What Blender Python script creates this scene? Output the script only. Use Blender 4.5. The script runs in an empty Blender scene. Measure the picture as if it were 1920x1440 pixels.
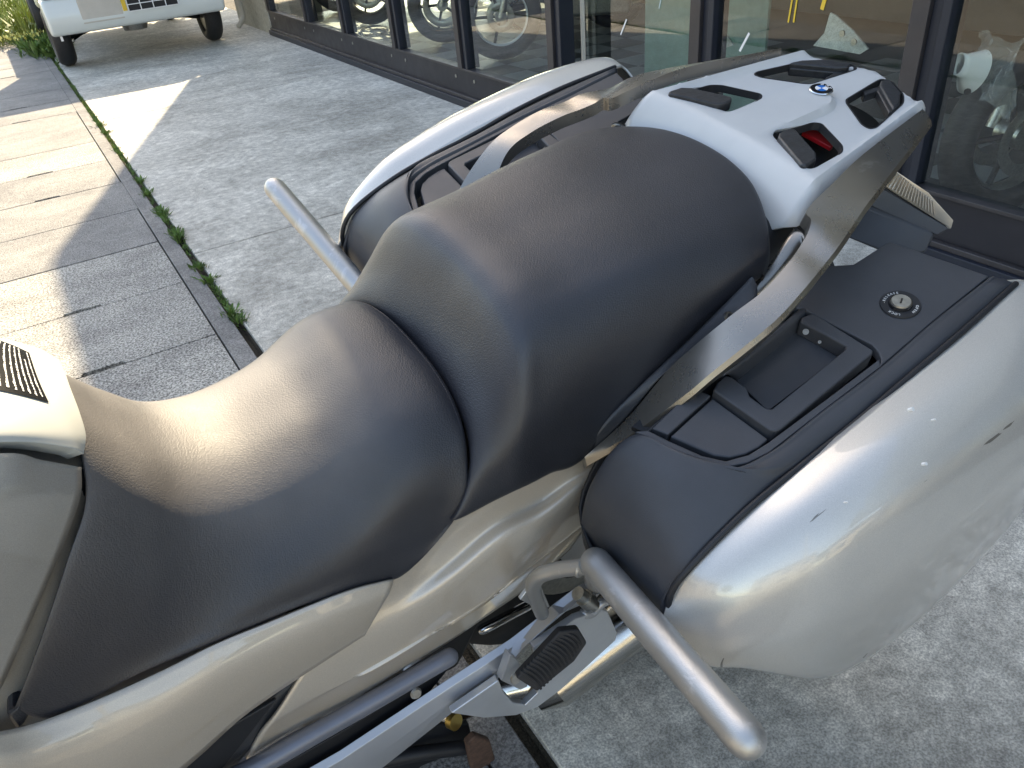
import bpy, bmesh, math, random
from mathutils import Vector, Matrix
from mathutils.geometry import delaunay_2d_cdt
random.seed(7)
S = bpy.context.scene
COL = S.collection

# ---------------------------------------------------------------- camera, light, exposure
cam_d = bpy.data.cameras.new('camera'); cam = bpy.data.objects.new('camera', cam_d); COL.objects.link(cam)
cam_d.sensor_width = 36; cam_d.lens = 27.44; cam_d.clip_start = 0.02; cam_d.clip_end = 400
cam.matrix_world = Matrix(((0.848169, 0.349571, -0.398006, 0), (-0.523463, 0.437909, -0.730905, 0),
                           (-0.081213, 0.828273, 0.554409, 1.27), (0, 0, 0, 1)))
S.camera = cam
SUN_EL, SUN_AZ = math.radians(40), math.radians(21.5)      # azimuth measured from +Y towards +X
world = bpy.data.worlds.new('World'); S.world = world; world.use_nodes = True
wn = world.node_tree; bg = wn.nodes['Background']
sky = wn.nodes.new('ShaderNodeTexSky'); sky.sky_type = 'NISHITA'; sky.sun_disc = False
sky.sun_elevation = SUN_EL; sky.sun_rotation = SUN_AZ; sky.air_density = 1.0; sky.dust_density = 1.0; sky.ozone_density = 1.5
wn.links.new(sky.outputs[0], bg.inputs[0]); bg.inputs[1].default_value = 0.15
sun_d = bpy.data.lights.new('sun', 'SUN'); sun_d.energy = 3.0; sun_d.angle = math.radians(0.53); sun_d.color = (1, 0.93, 0.80)
sun = bpy.data.objects.new('sun', sun_d); COL.objects.link(sun)
sd = Vector((math.sin(SUN_AZ)*math.cos(SUN_EL), math.cos(SUN_AZ)*math.cos(SUN_EL), math.sin(SUN_EL)))
sun.rotation_euler = sd.to_track_quat('Z', 'Y').to_euler()
S.view_settings.view_transform = 'Standard'; S.view_settings.look = 'None'
S.view_settings.exposure = 2.0; S.view_settings.gamma = 1; S.view_settings.use_curve_mapping = False
S.view_settings.use_white_balance = True; S.view_settings.white_balance_temperature = 8400; S.view_settings.white_balance_tint = 10

# ---------------------------------------------------------------- materials
def new_mat(name):
    m = bpy.data.materials.new(name); m.use_nodes = True
    return m, m.node_tree, m.node_tree.nodes['Principled BSDF']
def mat(name, col, rough=0.5, metal=0.0, coat=0.0, noise=0.0, nscale=20, bump=0.0, bscale=200, bdist=0.001, rvar=0.0, col2=None, spec=None, btype='noise', stretch=None, dust=0.0):
    m, nt, p = new_mat(name); L = nt.links.new
    p.inputs['Base Color'].default_value = (*col, 1); p.inputs['Roughness'].default_value = rough
    p.inputs['Metallic'].default_value = metal; p.inputs['Coat Weight'].default_value = coat
    p.inputs['Coat Roughness'].default_value = 0.06
    if spec is not None: p.inputs['Specular IOR Level'].default_value = spec
    tc = nt.nodes.new('ShaderNodeTexCoord'); vec = tc.outputs['Object']
    if stretch:
        mp = nt.nodes.new('ShaderNodeMapping'); mp.inputs['Scale'].default_value = stretch; L(vec, mp.inputs[0]); vec = mp.outputs[0]
    if noise or col2:
        n = nt.nodes.new('ShaderNodeTexNoise'); n.inputs['Scale'].default_value = nscale; n.inputs['Detail'].default_value = 8; n.inputs['Roughness'].default_value = .62
        L(vec, n.inputs['Vector'])
        r = nt.nodes.new('ShaderNodeValToRGB'); r.color_ramp.elements[0].position = .36; r.color_ramp.elements[1].position = .64
        c2 = col2 if col2 else tuple(min(1, c*(1+noise)) for c in col); c1 = col if col2 else tuple(c*(1-noise) for c in col)
        r.color_ramp.elements[0].color = (*c1, 1); r.color_ramp.elements[1].color = (*c2, 1)
        L(n.outputs[0], r.inputs[0]); L(r.outputs[0], p.inputs['Base Color'])
    if rvar:
        n2 = nt.nodes.new('ShaderNodeTexNoise'); n2.inputs['Scale'].default_value = 14; n2.inputs['Detail'].default_value = 6
        L(vec, n2.inputs['Vector']); mr = nt.nodes.new('ShaderNodeMapRange')
        mr.inputs[1].default_value = .3; mr.inputs[2].default_value = .7; mr.inputs[3].default_value = rough-rvar; mr.inputs[4].default_value = rough+rvar
        L(n2.outputs[0], mr.inputs[0]); L(mr.outputs[0], p.inputs['Roughness'])
    if bump:
        if btype == 'noise':
            b = nt.nodes.new('ShaderNodeTexNoise'); b.inputs['Detail'].default_value = 4
        else:
            b = nt.nodes.new('ShaderNodeTexVoronoi'); b.feature = 'DISTANCE_TO_EDGE'
        b.inputs['Scale'].default_value = bscale; L(vec, b.inputs['Vector'])
        h = b.outputs['Fac'] if btype == 'noise' else b.outputs['Distance']
        bp = nt.nodes.new('ShaderNodeBump'); bp.inputs['Strength'].default_value = bump; bp.inputs['Distance'].default_value = bdist
        L(h, bp.inputs['Height']); L(bp.outputs[0], p.inputs['Normal'])
    return m

def leather_mat():
    m, nt, p = new_mat('seat_leather'); L = nt.links.new; N = nt.nodes.new
    tc = N('ShaderNodeTexCoord'); o = tc.outputs['Object']
    p.inputs['Roughness'].default_value = .47; p.inputs['Specular IOR Level'].default_value = .85
    n = N('ShaderNodeTexNoise'); n.inputs['Scale'].default_value = 9; n.inputs['Detail'].default_value = 6; L(o, n.inputs['Vector'])
    r = N('ShaderNodeValToRGB'); r.color_ramp.elements[0].position = .35; r.color_ramp.elements[1].position = .7
    r.color_ramp.elements[0].color = (.007, .009, .015, 1); r.color_ramp.elements[1].color = (.015, .018, .027, 1)
    L(n.outputs[0], r.inputs[0])
    # dusty seat front, its colour lifted to brighten the sunlit patch
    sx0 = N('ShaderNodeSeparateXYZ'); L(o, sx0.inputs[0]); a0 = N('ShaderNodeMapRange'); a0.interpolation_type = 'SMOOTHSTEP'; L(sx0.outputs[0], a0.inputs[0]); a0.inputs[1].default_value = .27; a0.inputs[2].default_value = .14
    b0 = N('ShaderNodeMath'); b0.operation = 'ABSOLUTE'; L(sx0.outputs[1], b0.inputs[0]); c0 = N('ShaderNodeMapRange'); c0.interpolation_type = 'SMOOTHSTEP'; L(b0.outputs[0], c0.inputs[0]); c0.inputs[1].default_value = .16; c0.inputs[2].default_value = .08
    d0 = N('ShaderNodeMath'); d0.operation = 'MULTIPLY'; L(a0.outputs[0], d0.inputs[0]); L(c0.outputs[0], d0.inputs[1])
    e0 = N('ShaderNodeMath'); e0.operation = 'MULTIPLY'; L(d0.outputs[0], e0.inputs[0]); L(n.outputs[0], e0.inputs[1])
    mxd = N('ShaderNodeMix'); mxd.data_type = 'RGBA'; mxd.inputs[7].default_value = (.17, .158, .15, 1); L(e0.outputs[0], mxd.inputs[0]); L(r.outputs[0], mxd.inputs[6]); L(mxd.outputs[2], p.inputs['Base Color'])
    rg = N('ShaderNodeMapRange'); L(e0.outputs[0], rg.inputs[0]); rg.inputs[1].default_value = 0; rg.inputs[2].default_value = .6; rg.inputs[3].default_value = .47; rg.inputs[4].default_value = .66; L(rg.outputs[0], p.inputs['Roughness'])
    wv = N('ShaderNodeTexNoise'); wv.inputs['Scale'].default_value = 60; L(o, wv.inputs['Vector'])
    mx = N('ShaderNodeVectorMath'); mx.operation = 'MULTIPLY_ADD'; mx.inputs[1].default_value = (.006, .006, .006); L(wv.outputs['Color'], mx.inputs[0]); L(o, mx.inputs[2])
    v = N('ShaderNodeTexVoronoi'); v.feature = 'DISTANCE_TO_EDGE'; v.inputs['Scale'].default_value = 330; L(mx.outputs[0], v.inputs['Vector'])
    cl = N('ShaderNodeMath'); cl.operation = 'MINIMUM'; cl.inputs[1].default_value = .22; L(v.outputs['Distance'], cl.inputs[0])
    # stretched creases, mostly where the rider sits
    mp = N('ShaderNodeMapping'); mp.inputs['Scale'].default_value = (260, 45, 70); L(mx.outputs[0], mp.inputs[0])
    w = N('ShaderNodeTexNoise'); w.inputs['Scale'].default_value = 1; w.inputs['Detail'].default_value = 5; w.inputs['Roughness'].default_value = .6; L(mp.outputs[0], w.inputs['Vector'])
    sx = N('ShaderNodeSeparateXYZ'); L(o, sx.inputs[0]); fr = N('ShaderNodeMapRange'); L(sx.outputs[0], fr.inputs[0])
    fr.inputs[1].default_value = .24; fr.inputs[2].default_value = .0; fr.inputs[3].default_value = .0; fr.inputs[4].default_value = 1.0
    mu = N('ShaderNodeMath'); mu.operation = 'MULTIPLY'; L(w.outputs[0], mu.inputs[0]); L(fr.outputs[0], mu.inputs[1])
    ad = N('ShaderNodeMath'); ad.operation = 'MULTIPLY_ADD'; ad.inputs[1].default_value = 1.6; L(cl.outputs[0], ad.inputs[0]); L(mu.outputs[0], ad.inputs[2])
    bp = N('ShaderNodeBump'); bp.inputs['Strength'].default_value = .42; bp.inputs['Distance'].default_value = .0009
    L(ad.outputs[0], bp.inputs['Height']); L(bp.outputs[0], p.inputs['Normal'])
    return m

def paint_mat(name, c, rough=.32, scratch=True, metal=.55):
    # metallic paint under clear coat with fine flakes, chips and hairline scratches
    m, nt, p = new_mat(name); L = nt.links.new; N = nt.nodes.new
    tc = N('ShaderNodeTexCoord'); o = tc.outputs['Object']
    p.inputs['Metallic'].default_value = metal; p.inputs['Roughness'].default_value = rough
    p.inputs['Coat Weight'].default_value = 1; p.inputs['Coat Roughness'].default_value = .03
    n = N('ShaderNodeTexNoise'); n.inputs['Scale'].default_value = 1500; n.inputs['Detail'].default_value = 1; L(o, n.inputs['Vector'])
    r = N('ShaderNodeValToRGB'); r.color_ramp.elements[0].position = .3; r.color_ramp.elements[1].position = .75
    r.color_ramp.elements[0].color = (*[x*.88 for x in c], 1); r.color_ramp.elements[1].color = (*[min(1, x*1.12) for x in c], 1)
    L(n.outputs[0], r.inputs[0]); col = r.outputs[0]
    if scratch:
        v = N('ShaderNodeTexVoronoi'); v.inputs['Scale'].default_value = 11; L(o, v.inputs['Vector'])
        lt = N('ShaderNodeMath'); lt.operation = 'LESS_THAN'; lt.inputs[1].default_value = .035; L(v.outputs['Distance'], lt.inputs[0])
        mp = N('ShaderNodeMapping'); mp.inputs['Rotation'].default_value = (.2, .6, .9); mp.inputs['Scale'].default_value = (3, 40, 3); L(o, mp.inputs[0])
        w = N('ShaderNodeTexNoise'); w.inputs['Scale'].default_value = 4; w.inputs['Detail'].default_value = 3; L(mp.outputs[0], w.inputs['Vector'])
        gt = N('ShaderNodeMath'); gt.operation = 'GREATER_THAN'; gt.inputs[1].default_value = .74; L(w.outputs[0], gt.inputs[0])
        mx1 = N('ShaderNodeMix'); mx1.data_type = 'RGBA'; mx1.inputs[7].default_value = (.75, .74, .68, 1); L(lt.outputs[0], mx1.inputs[0]); L(col, mx1.inputs[6])
        mx2 = N('ShaderNodeMix'); mx2.data_type = 'RGBA'; mx2.inputs[7].default_value = (.2, .19, .17, 1); L(gt.outputs[0], mx2.inputs[0]); L(mx1.outputs[2], mx2.inputs[6])
        col = mx2.outputs[2]
    L(col, p.inputs['Base Color'])
    return m

def worn_metal(name, c, c2, rough, thr=.62, bump=.25):
    # bare or coated metal with scuffed light patches
    m, nt, p = new_mat(name); L = nt.links.new; N = nt.nodes.new
    tc = N('ShaderNodeTexCoord'); o = tc.outputs['Object']
    p.inputs['Metallic'].default_value = .85; p.inputs['Roughness'].default_value = rough
    n = N('ShaderNodeTexNoise'); n.inputs['Scale'].default_value = 16; n.inputs['Detail'].default_value = 10; n.inputs['Roughness'].default_value = .7; n.inputs['Distortion'].default_value = .6; L(o, n.inputs['Vector'])
    r = N('ShaderNodeValToRGB'); r.color_ramp.elements[0].position = thr; r.color_ramp.elements[1].position = thr+.05
    r.color_ramp.elements[0].color = (*c, 1); r.color_ramp.elements[1].color = (*c2, 1); L(n.outputs[0], r.inputs[0]); L(r.outputs[0], p.inputs['Base Color'])
    b = N('ShaderNodeTexNoise'); b.inputs['Scale'].default_value = 900; b.inputs['Detail'].default_value = 3; L(o, b.inputs['Vector'])
    bp = N('ShaderNodeBump'); bp.inputs['Strength'].default_value = bump; bp.inputs['Distance'].default_value = .0006; L(b.outputs[0], bp.inputs['Height']); L(bp.outputs[0], p.inputs['Normal'])
    mr = N('ShaderNodeMapRange'); mr.inputs[1].default_value = .3; mr.inputs[2].default_value = .7; mr.inputs[3].default_value = rough-.08; mr.inputs[4].default_value = rough+.1
    L(n.outputs[0], mr.inputs[0]); L(mr.outputs[0], p.inputs['Roughness'])
    return m

def ground_mat(name, c1, c2, c3, big=1.6, speck=0.0, sscale=260, bump=.4, stain=.5, lines=False):
    m, nt, p = new_mat(name); L = nt.links.new; N = nt.nodes.new
    tc = N('ShaderNodeTexCoord'); o = tc.outputs['Object']
    p.inputs['Roughness'].default_value = .88; p.inputs['Specular IOR Level'].default_value = .3
    a = N('ShaderNodeTexNoise'); a.inputs['Scale'].default_value = big; a.inputs['Detail'].default_value = 12; a.inputs['Roughness'].default_value = .68; a.inputs['Distortion'].default_value = .4
    st = N('ShaderNodeMapping'); st.inputs['Scale'].default_value = (.7, 1.15, 1); L(o, st.inputs[0]); L(st.outputs[0], a.inputs['Vector'])
    r = N('ShaderNodeValToRGB'); e = r.color_ramp.elements; e[0].position = .36; e[1].position = .66; e[0].color = (*c1, 1); e[1].color = (*c3, 1)
    k = e.new(.5); k.color = (*c2, 1); L(a.outputs[0], r.inputs[0]); col = r.outputs[0]
    f = N('ShaderNodeTexNoise'); f.inputs['Scale'].default_value = 26; f.inputs['Detail'].default_value = 8; f.inputs['Roughness'].default_value = .75; L(o, f.inputs['Vector'])
    mf = N('ShaderNodeMapRange'); mf.inputs[1].default_value = .35; mf.inputs[2].default_value = .65; mf.inputs[3].default_value = 1-stain*.42; mf.inputs[4].default_value = 1+stain*.3; L(f.outputs[0], mf.inputs[0])
    mm = N('ShaderNodeVectorMath'); mm.operation = 'SCALE'; L(col, mm.inputs[0]); L(mf.outputs[0], mm.inputs['Scale']); col = mm.outputs[0]
    s = N('ShaderNodeTexNoise'); s.inputs['Scale'].default_value = sscale; s.inputs['Detail'].default_value = 3; s.inputs['Roughness'].default_value = .7; L(o, s.inputs['Vector'])
    if speck:
        ms = N('ShaderNodeMapRange'); ms.inputs[1].default_value = .38; ms.inputs[2].default_value = .62; ms.inputs[3].default_value = 1-speck; ms.inputs[4].default_value = 1+speck; L(s.outputs[0], ms.inputs[0])
        m2 = N('ShaderNodeVectorMath'); m2.operation = 'SCALE'; L(col, m2.inputs[0]); L(ms.outputs[0], m2.inputs['Scale']); col = m2.outputs[0]
    if lines:
        w1 = N('ShaderNodeTexNoise'); w1.inputs['Scale'].default_value = 4.5; w1.inputs['Detail'].default_value = 14; w1.inputs['Roughness'].default_value = .78; w1.inputs['Distortion'].default_value = 1.2; L(o, w1.inputs['Vector'])
        wr = N('ShaderNodeMapRange'); wr.inputs[1].default_value = .49; wr.inputs[2].default_value = .55; wr.inputs[3].default_value = .86; wr.inputs[4].default_value = 1.05; L(w1.outputs[0], wr.inputs[0])
        m3 = N('ShaderNodeVectorMath'); m3.operation = 'SCALE'; L(col, m3.inputs[0]); L(wr.outputs[0], m3.inputs['Scale']); col = m3.outputs[0]
        w2 = N('ShaderNodeTexVoronoi'); w2.inputs['Scale'].default_value = 2.2; L(o, w2.inputs['Vector'])
        w3 = N('ShaderNodeMapRange'); w3.inputs[1].default_value = .010; w3.inputs[2].default_value = .014; w3.inputs[3].default_value = .25; w3.inputs[4].default_value = 1; L(w2.outputs['Distance'], w3.inputs[0])
        m4 = N('ShaderNodeVectorMath'); m4.operation = 'SCALE'; L(col, m4.inputs[0]); L(w3.outputs[0], m4.inputs['Scale']); col = m4.outputs[0]
    L(col, p.inputs['Base Color'])
    bp = N('ShaderNodeBump'); bp.inputs['Strength'].default_value = bump; bp.inputs['Distance'].default_value = .003; L(s.outputs[0], bp.inputs['Height']); L(bp.outputs[0], p.inputs['Normal'])
    return m

def glass_mat(name, tint=(.94, .98, .96), k=1.0):
    m = bpy.data.materials.new(name); m.use_nodes = True; nt = m.node_tree; nt.nodes.clear(); N = nt.nodes.new; L = nt.links.new
    out = N('ShaderNodeOutputMaterial'); mix = N('ShaderNodeMixShader'); tr = N('ShaderNodeBsdfTransparent'); gl = N('ShaderNodeBsdfGlossy'); fr = N('ShaderNodeFresnel')
    tr.inputs[0].default_value = (*tint, 1); gl.inputs['Roughness'].default_value = .004; gl.inputs[0].default_value = (k, k, k, 1); fr.inputs[0].default_value = 1.52
    ge = N('ShaderNodeNewGeometry'); iv = N('ShaderNodeMath'); iv.operation = 'SUBTRACT'; iv.inputs[0].default_value = 1; L(ge.outputs['Backfacing'], iv.inputs[1]); mu = N('ShaderNodeMath'); mu.operation = 'MULTIPLY'; f2 = N('ShaderNodeMath'); f2.operation = 'MULTIPLY'; f2.inputs[1].default_value = 1.8; f2.use_clamp = True; L(fr.outputs[0], f2.inputs[0]); L(f2.outputs[0], mu.inputs[0]); L(iv.outputs[0], mu.inputs[1]); L(mu.outputs[0], mix.inputs[0]); L(tr.outputs[0], mix.inputs[1]); L(gl.outputs[0], mix.inputs[2]); L(mix.outputs[0], out.inputs[0])
    return m

M = {}
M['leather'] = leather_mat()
M['silver'] = paint_mat('champagne_silver_paint', (.57, .555, .52), .36, True, .42)
M['silver_side'] = paint_mat('champagne_side_paint', (.60, .53, .445), .36, False, .28)
M['knee'] = paint_mat('matt_champagne_paint', (.53, .47, .395), .5, False, .3)
M['white'] = mat('white_satin_plastic', (.52, .53, .53), .36, noise=.02, rvar=.05, bump=.06, bscale=900)
M['tank_white'] = mat('tank_satin_white', (.47, .48, .445), .42, noise=.02, bump=.06, bscale=900)
M['fairing'] = paint_mat('grey_fairing_paint', (.38, .36, .325), .36, False, .25)
M['black'] = mat('textured_black_plastic', (.046, .049, .056), .46, noise=.12, nscale=8, bump=.35, bscale=1100, bdist=.0005, rvar=.06)
M['dark'] = mat('deep_black_plastic', (.012, .013, .016), .55, bump=.2, bscale=700, bdist=.0005)
M['rubber'] = mat('black_rubber', (.018, .018, .02), .62, noise=.2, nscale=60, bump=.2, bscale=500)
M['padr'] = mat('scuffed_black_rubber_pad', (.020, .022, .026), .45, noise=.3, nscale=90, bump=.5, bscale=160, bdist=.001)
M['rail'] = worn_metal('bronze_grey_rail_coat', (.27, .253, .228), (.34, .325, .30), .28, .63, .12)
M['screw'] = mat('dull_screw_steel', (.16, .155, .15), .3, .9, noise=.2, nscale=200)
M['tube'] = worn_metal('blasted_aluminium_tube', (.48, .475, .46), (.58, .57, .56), .44, .55, .5)
M['alu'] = mat('silver_painted_aluminium', (.46, .47, .49), .34, .55, noise=.04, nscale=12, bump=.1, bscale=700)
M['spar'] = mat('grey_spar_paint', (.19, .20, .235), .36, .4, noise=.08, nscale=10)
M['plate'] = mat('pale_hanger_plate', (.62, .64, .67), .3, .5, noise=.03, bump=.08, bscale=800)
M['chrome'] = mat('polished_chrome', (.75, .75, .74), .08, 1.0, noise=.03, rvar=.04)
M['steel'] = mat('stainless_steel', (.56, .54, .50), .2, 1.0, noise=.08, nscale=30, rvar=.06, stretch=(2, 2, 30))
M['bolt'] = mat('zinc_bolt_steel', (.40, .39, .36), .35, .9, noise=.15, nscale=120)
M['brass'] = mat('yellowed_brass', (.55, .38, .12), .3, .9, noise=.1)
M['rust'] = mat('rusty_brown_rubber', (.09, .05, .035), .8, noise=.3, nscale=80, bump=.6, bscale=300)
M['red'] = mat('dark_red_plastic', (.42, .01, .015), .3)
M['lens'] = mat('clear_ribbed_lens', (.62, .56, .48), .14, .55, coat=.5)
M['blue'] = mat('emblem_blue', (.01, .17, .55), .15, coat=.6)
M['ewhite'] = mat('emblem_white', (.85, .85, .85), .2, coat=.6)
M['eblack'] = mat('emblem_black', (.01, .01, .012), .15, coat=.6)
M['print'] = mat('white_print', (.75, .75, .73), .6)
M['label'] = mat('black_label_film', (.006, .006, .007), .25, spec=.2)
M['concrete'] = ground_mat('old_forecourt_concrete', (.41, .39, .345), (.57, .545, .485), (.69, .66, .59), 1.3, .30, 260, .4, .8, True)
M['slab'] = ground_mat('speckled_gutter_slab', (.19, .185, .18), (.235, .23, .22), (.29, .28, .265), 3.0, .55, 170, .8, .3)
M['slab2'] = ground_mat('paler_gutter_slab', (.25, .24, .225), (.32, .31, .285), (.40, .385, .35), 3.0, .7, 140, .9, .3)
M['kerb'] = ground_mat('kerb_concrete', (.17, .165, .16), (.21, .205, .2), (.27, .26, .245), 3.0, .4, 200, .7, .4)
M['asphalt'] = ground_mat('street_asphalt', (.20, .18, .15), (.25, .225, .185), (.30, .27, .225), .5, .3, 160, .6, .4)
M['soil'] = ground_mat('joint_soil', (.03, .026, .02), (.05, .043, .03), (.08, .07, .05), 5, .4, 200, 1, .5)
M['green'] = mat('green_display_board', (.12, .22, .19), .4, noise=.1)
M['frame'] = mat('dark_bronze_aluminium', (.036, .035, .042), .38, .5, noise=.12, nscale=3, rvar=.06)
M['frame2'] = mat('dusty_bronze_aluminium', (.062, .057, .060), .45, .45, noise=.15, nscale=4, rvar=.08)
M['gasket'] = mat('navy_black_gasket', (.010, .014, .025), .5)
M['glass'] = glass_mat('shop_window_glass')
M['wallc'] = ground_mat('weathered_render', (.33, .32, .28), (.42, .41, .36), (.50, .49, .43), 1.2, .15, 200, .4, .5)
M['shopin'] = mat('grey_shop_interior_paint', (.22, .24, .23), .8, noise=.1, nscale=2)
M['shopdark'] = mat('dark_shop_display_panel', (.045, .055, .055), .6, noise=.2, nscale=2)
M['tile1'] = mat('pale_grey_floor_tile', (.24, .24, .235), .35, noise=.1, nscale=8, bump=.05)
M['tile2'] = mat('charcoal_floor_tile', (.04, .04, .042), .35, noise=.15, nscale=8, bump=.05)
M['vanw'] = mat('white_truck_paint', (.72, .76, .74), .3, coat=.5, noise=.02, nscale=3)
M['vanp'] = mat('greyed_plate_panel', (.55, .52, .47), .55, noise=.05, nscale=10)
M['yellow'] = mat('yellow_paint', (.75, .50, .05), .4)
M['vglass'] = mat('dark_truck_glass', (.02, .025, .03), .05, spec=.8)
M['leaf'] = mat('weed_leaf', (.11, .19, .045), .55, noise=.5, nscale=9)
M['leafy'] = mat('yellow_green_leaf', (.19, .23, .045), .55, noise=.45, nscale=7)
M['flower'] = mat('small_pale_flower', (.7, .65, .2), .6)
M['hedge'] = mat('hedge_leaf', (.05, .09, .025), .6, noise=.5, nscale=3)
M['bark'] = mat('pole_concrete', (.32, .31, .29), .8, noise=.1)
M['cream'] = mat('cream_house_wall', (.55, .52, .45), .8, noise=.06, nscale=2)
M['roof'] = mat('slate_roof', (.10, .10, .11), .6, noise=.2, nscale=6)
M['steelblue'] = mat('pale_blue_motorcycle_paint', (.50, .66, .74), .25, .4, coat=.6)
M['film'] = None

# ---------------------------------------------------------------- helpers
def link(name, me, m=None, parent=None, smooth=None):
    o = bpy.data.objects.new(name, me); COL.objects.link(o)
    if m and not me.materials: me.materials.append(m)
    if parent: o.parent = parent
    if smooth is not None:
        for p in me.polygons: p.use_smooth = True
        if smooth < 179: me.set_sharp_from_angle(angle=math.radians(smooth))
    return o
def tag(o, label=None, cat=None, group=None, kind=None):
    if label: o['label'] = label
    if cat: o['category'] = cat
    if group: o['group'] = group
    if kind: o['kind'] = kind
    return o
def empty(name, loc=(0, 0, 0), rz=0, label=None, cat=None, group=None):
    o = bpy.data.objects.new(name, None); COL.objects.link(o); o.location = loc; o.rotation_euler = (0, 0, rz); o.empty_display_size = .1
    return tag(o, label, cat, group)
def mesh_of(verts, faces, name='mesh', recalc=True, dist=0):
    me = bpy.data.meshes.new(name); me.from_pydata([tuple(v) for v in verts], [], faces)
    if recalc or dist:
        bm = bmesh.new(); bm.from_mesh(me)
        if dist: bmesh.ops.remove_doubles(bm, verts=bm.verts, dist=dist)
        bmesh.ops.recalc_face_normals(bm, faces=bm.faces); bm.to_mesh(me); bm.free()
    return me
def bevel(o, w=.002, seg=2, ang=35):
    b = o.modifiers.new('bevel', 'BEVEL'); b.width = w; b.segments = seg; b.limit_method = 'ANGLE'; b.angle_limit = math.radians(ang)
    b.harden_normals = True
    for p in o.data.polygons: p.use_smooth = True
    o.data.set_sharp_from_angle(angle=math.radians(ang))
    return o
def box(name, x0, x1, y0, y1, z0, z1, m, parent=None, bev=0):
    v = [(x, y, z) for x in (x0, x1) for y in (y0, y1) for z in (z0, z1)]
    f = [(0, 1, 3, 2), (4, 6, 7, 5), (0, 4, 5, 1), (2, 3, 7, 6), (0, 2, 6, 4), (1, 5, 7, 3)]
    o = link(name, mesh_of(v, f, name), m, parent)
    if bev: bevel(o, bev)
    return o
def cr(p, t):
    n = len(p)-1; i = min(int(t), n-1); f = t-i
    p0 = p[max(i-1, 0)]; p1 = p[i]; p2 = p[i+1]; p3 = p[min(i+2, n)]
    if i == 0: p0 = p1*2-p2
    if i+2 > n: p3 = p2*2-p1
    return .5*((2*p1)+(p2-p0)*f+(2*p0-5*p1+4*p2-p3)*f*f+(3*p1-p0-3*p2+p3)*f*f*f)
def surf(name, rows, m, parent=None, mirror=False, nu=6, nv=6, thick=.006, off=-1, side=1, smooth=40, noise=None):
    """smooth sheet through a net of control points; mirror=True continues it across the bike's centre plane"""
    R = [[Vector(p) for p in r] for r in rows]
    if mirror: R = [[Vector((p.x, -p.y, p.z)) for p in reversed(r[1:])]+r for r in R]
    if side < 0: R = [[Vector((p.x, -p.y, p.z)) for p in r] for r in R]
    nc = (len(R[0])-1)*nv; nr = (len(R)-1)*nu
    C = [[cr(r, j/nv) for j in range(nc+1)] for r in R]
    V = []
    for i in range(nr+1):
        for j in range(nc+1): V.append(cr([c[j] for c in C], i/nu))
    if noise: V = [noise(v) for v in V]
    F = [(i*(nc+1)+j, i*(nc+1)+j+1, (i+1)*(nc+1)+j+1, (i+1)*(nc+1)+j) for i in range(nr) for j in range(nc)]
    me = mesh_of(V, F, name)
    # make the outside face away from a point inside the bike
    ctr = Vector((sum(v.x for v in V)/len(V), 0, .55)); s = 0
    for p in me.polygons: s += p.normal.dot(p.center-ctr)*p.area
    if s < 0: me.flip_normals()
    o = link(name, me, m, parent, smooth)
    if thick:
        sm = o.modifiers.new('thickness', 'SOLIDIFY'); sm.thickness = thick; sm.offset = off; sm.use_even_offset = False
    return o
def tube(name, pts, r, m, parent=None, n=20, sub=8, smooth=True, rend=None, cap='round', side=1):
    P = [Vector(p) for p in pts]
    if side < 0: P = [Vector((p.x, -p.y, p.z)) for p in P]
    Q = [cr(P, i/sub) for i in range((len(P)-1)*sub+1)] if smooth else P
    rs = [r]*len(Q)
    if cap == 'round':
        d = (Q[-1]-Q[-2]).normalized()
        for a in (30, 55, 75, 88): Q.append(Q[len(rs)-1 if False else -1]*0+ (P[-1]+d*r*math.sin(math.radians(a)))); rs.append(r*math.cos(math.radians(a)))
        d = (Q[0]-Q[1]).normalized(); q0 = P[0].copy()
        for a in (30, 55, 75, 88): Q.insert(0, q0+d*r*math.sin(math.radians(a))); rs.insert(0, r*math.cos(math.radians(a)))
    V, F = [], []
    up = Vector((0, 0, 1)); prev = None
    for i, q in enumerate(Q):
        t = (Q[min(i+1, len(Q)-1)]-Q[max(i-1, 0)]).normalized()
        if prev is None:
            a = t.cross(up if abs(t.z) < .9 else Vector((1, 0, 0))).normalized()
        else: a = (prev-t*prev.dot(t)).normalized()
        prev = a; b = t.cross(a)
        for k in range(n):
            th = 2*math.pi*k/n; V.append(q+(a*math.cos(th)+b*math.sin(th))*rs[i])
    for i in range(len(Q)-1):
        for k in range(n): F.append((i*n+k, i*n+(k+1) % n, (i+1)*n+(k+1) % n, (i+1)*n+k))
    F.append(tuple(range(n-1, -1, -1))); F.append(tuple((len(Q)-1)*n+k for k in range(n)))
    return link(name, mesh_of(V, F, name), m, parent, 50)
def poly_ext(name, pts, d, m, parent=None, bev=.0015, side=1, seg=2):
    """closed polygon of 3-D points extruded by the vector d"""
    P = [Vector(p) for p in pts]; d = Vector(d)
    if side < 0: P = [Vector((p.x, -p.y, p.z)) for p in P]; d = Vector((d.x, -d.y, d.z))
    n = len(P); V = P+[p+d for p in P]
    F = [tuple(range(n)), tuple(range(2*n-1, n-1, -1))]+[(i, i+n, (i+1) % n+n, (i+1) % n) for i in range(n)]
    me = mesh_of(V, F, name)
    o = link(name, me, m, parent)
    if bev: bevel(o, bev, seg)
    return o
def inside(p, poly):
    c = False; n = len(poly)
    for i in range(n):
        a, b = poly[i], poly[i-1]
        if (a[1] > p[1]) != (b[1] > p[1]) and p[0] < (b[0]-a[0])*(p[1]-a[1])/(b[1]-a[1])+a[0]: c = not c
    return c
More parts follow.
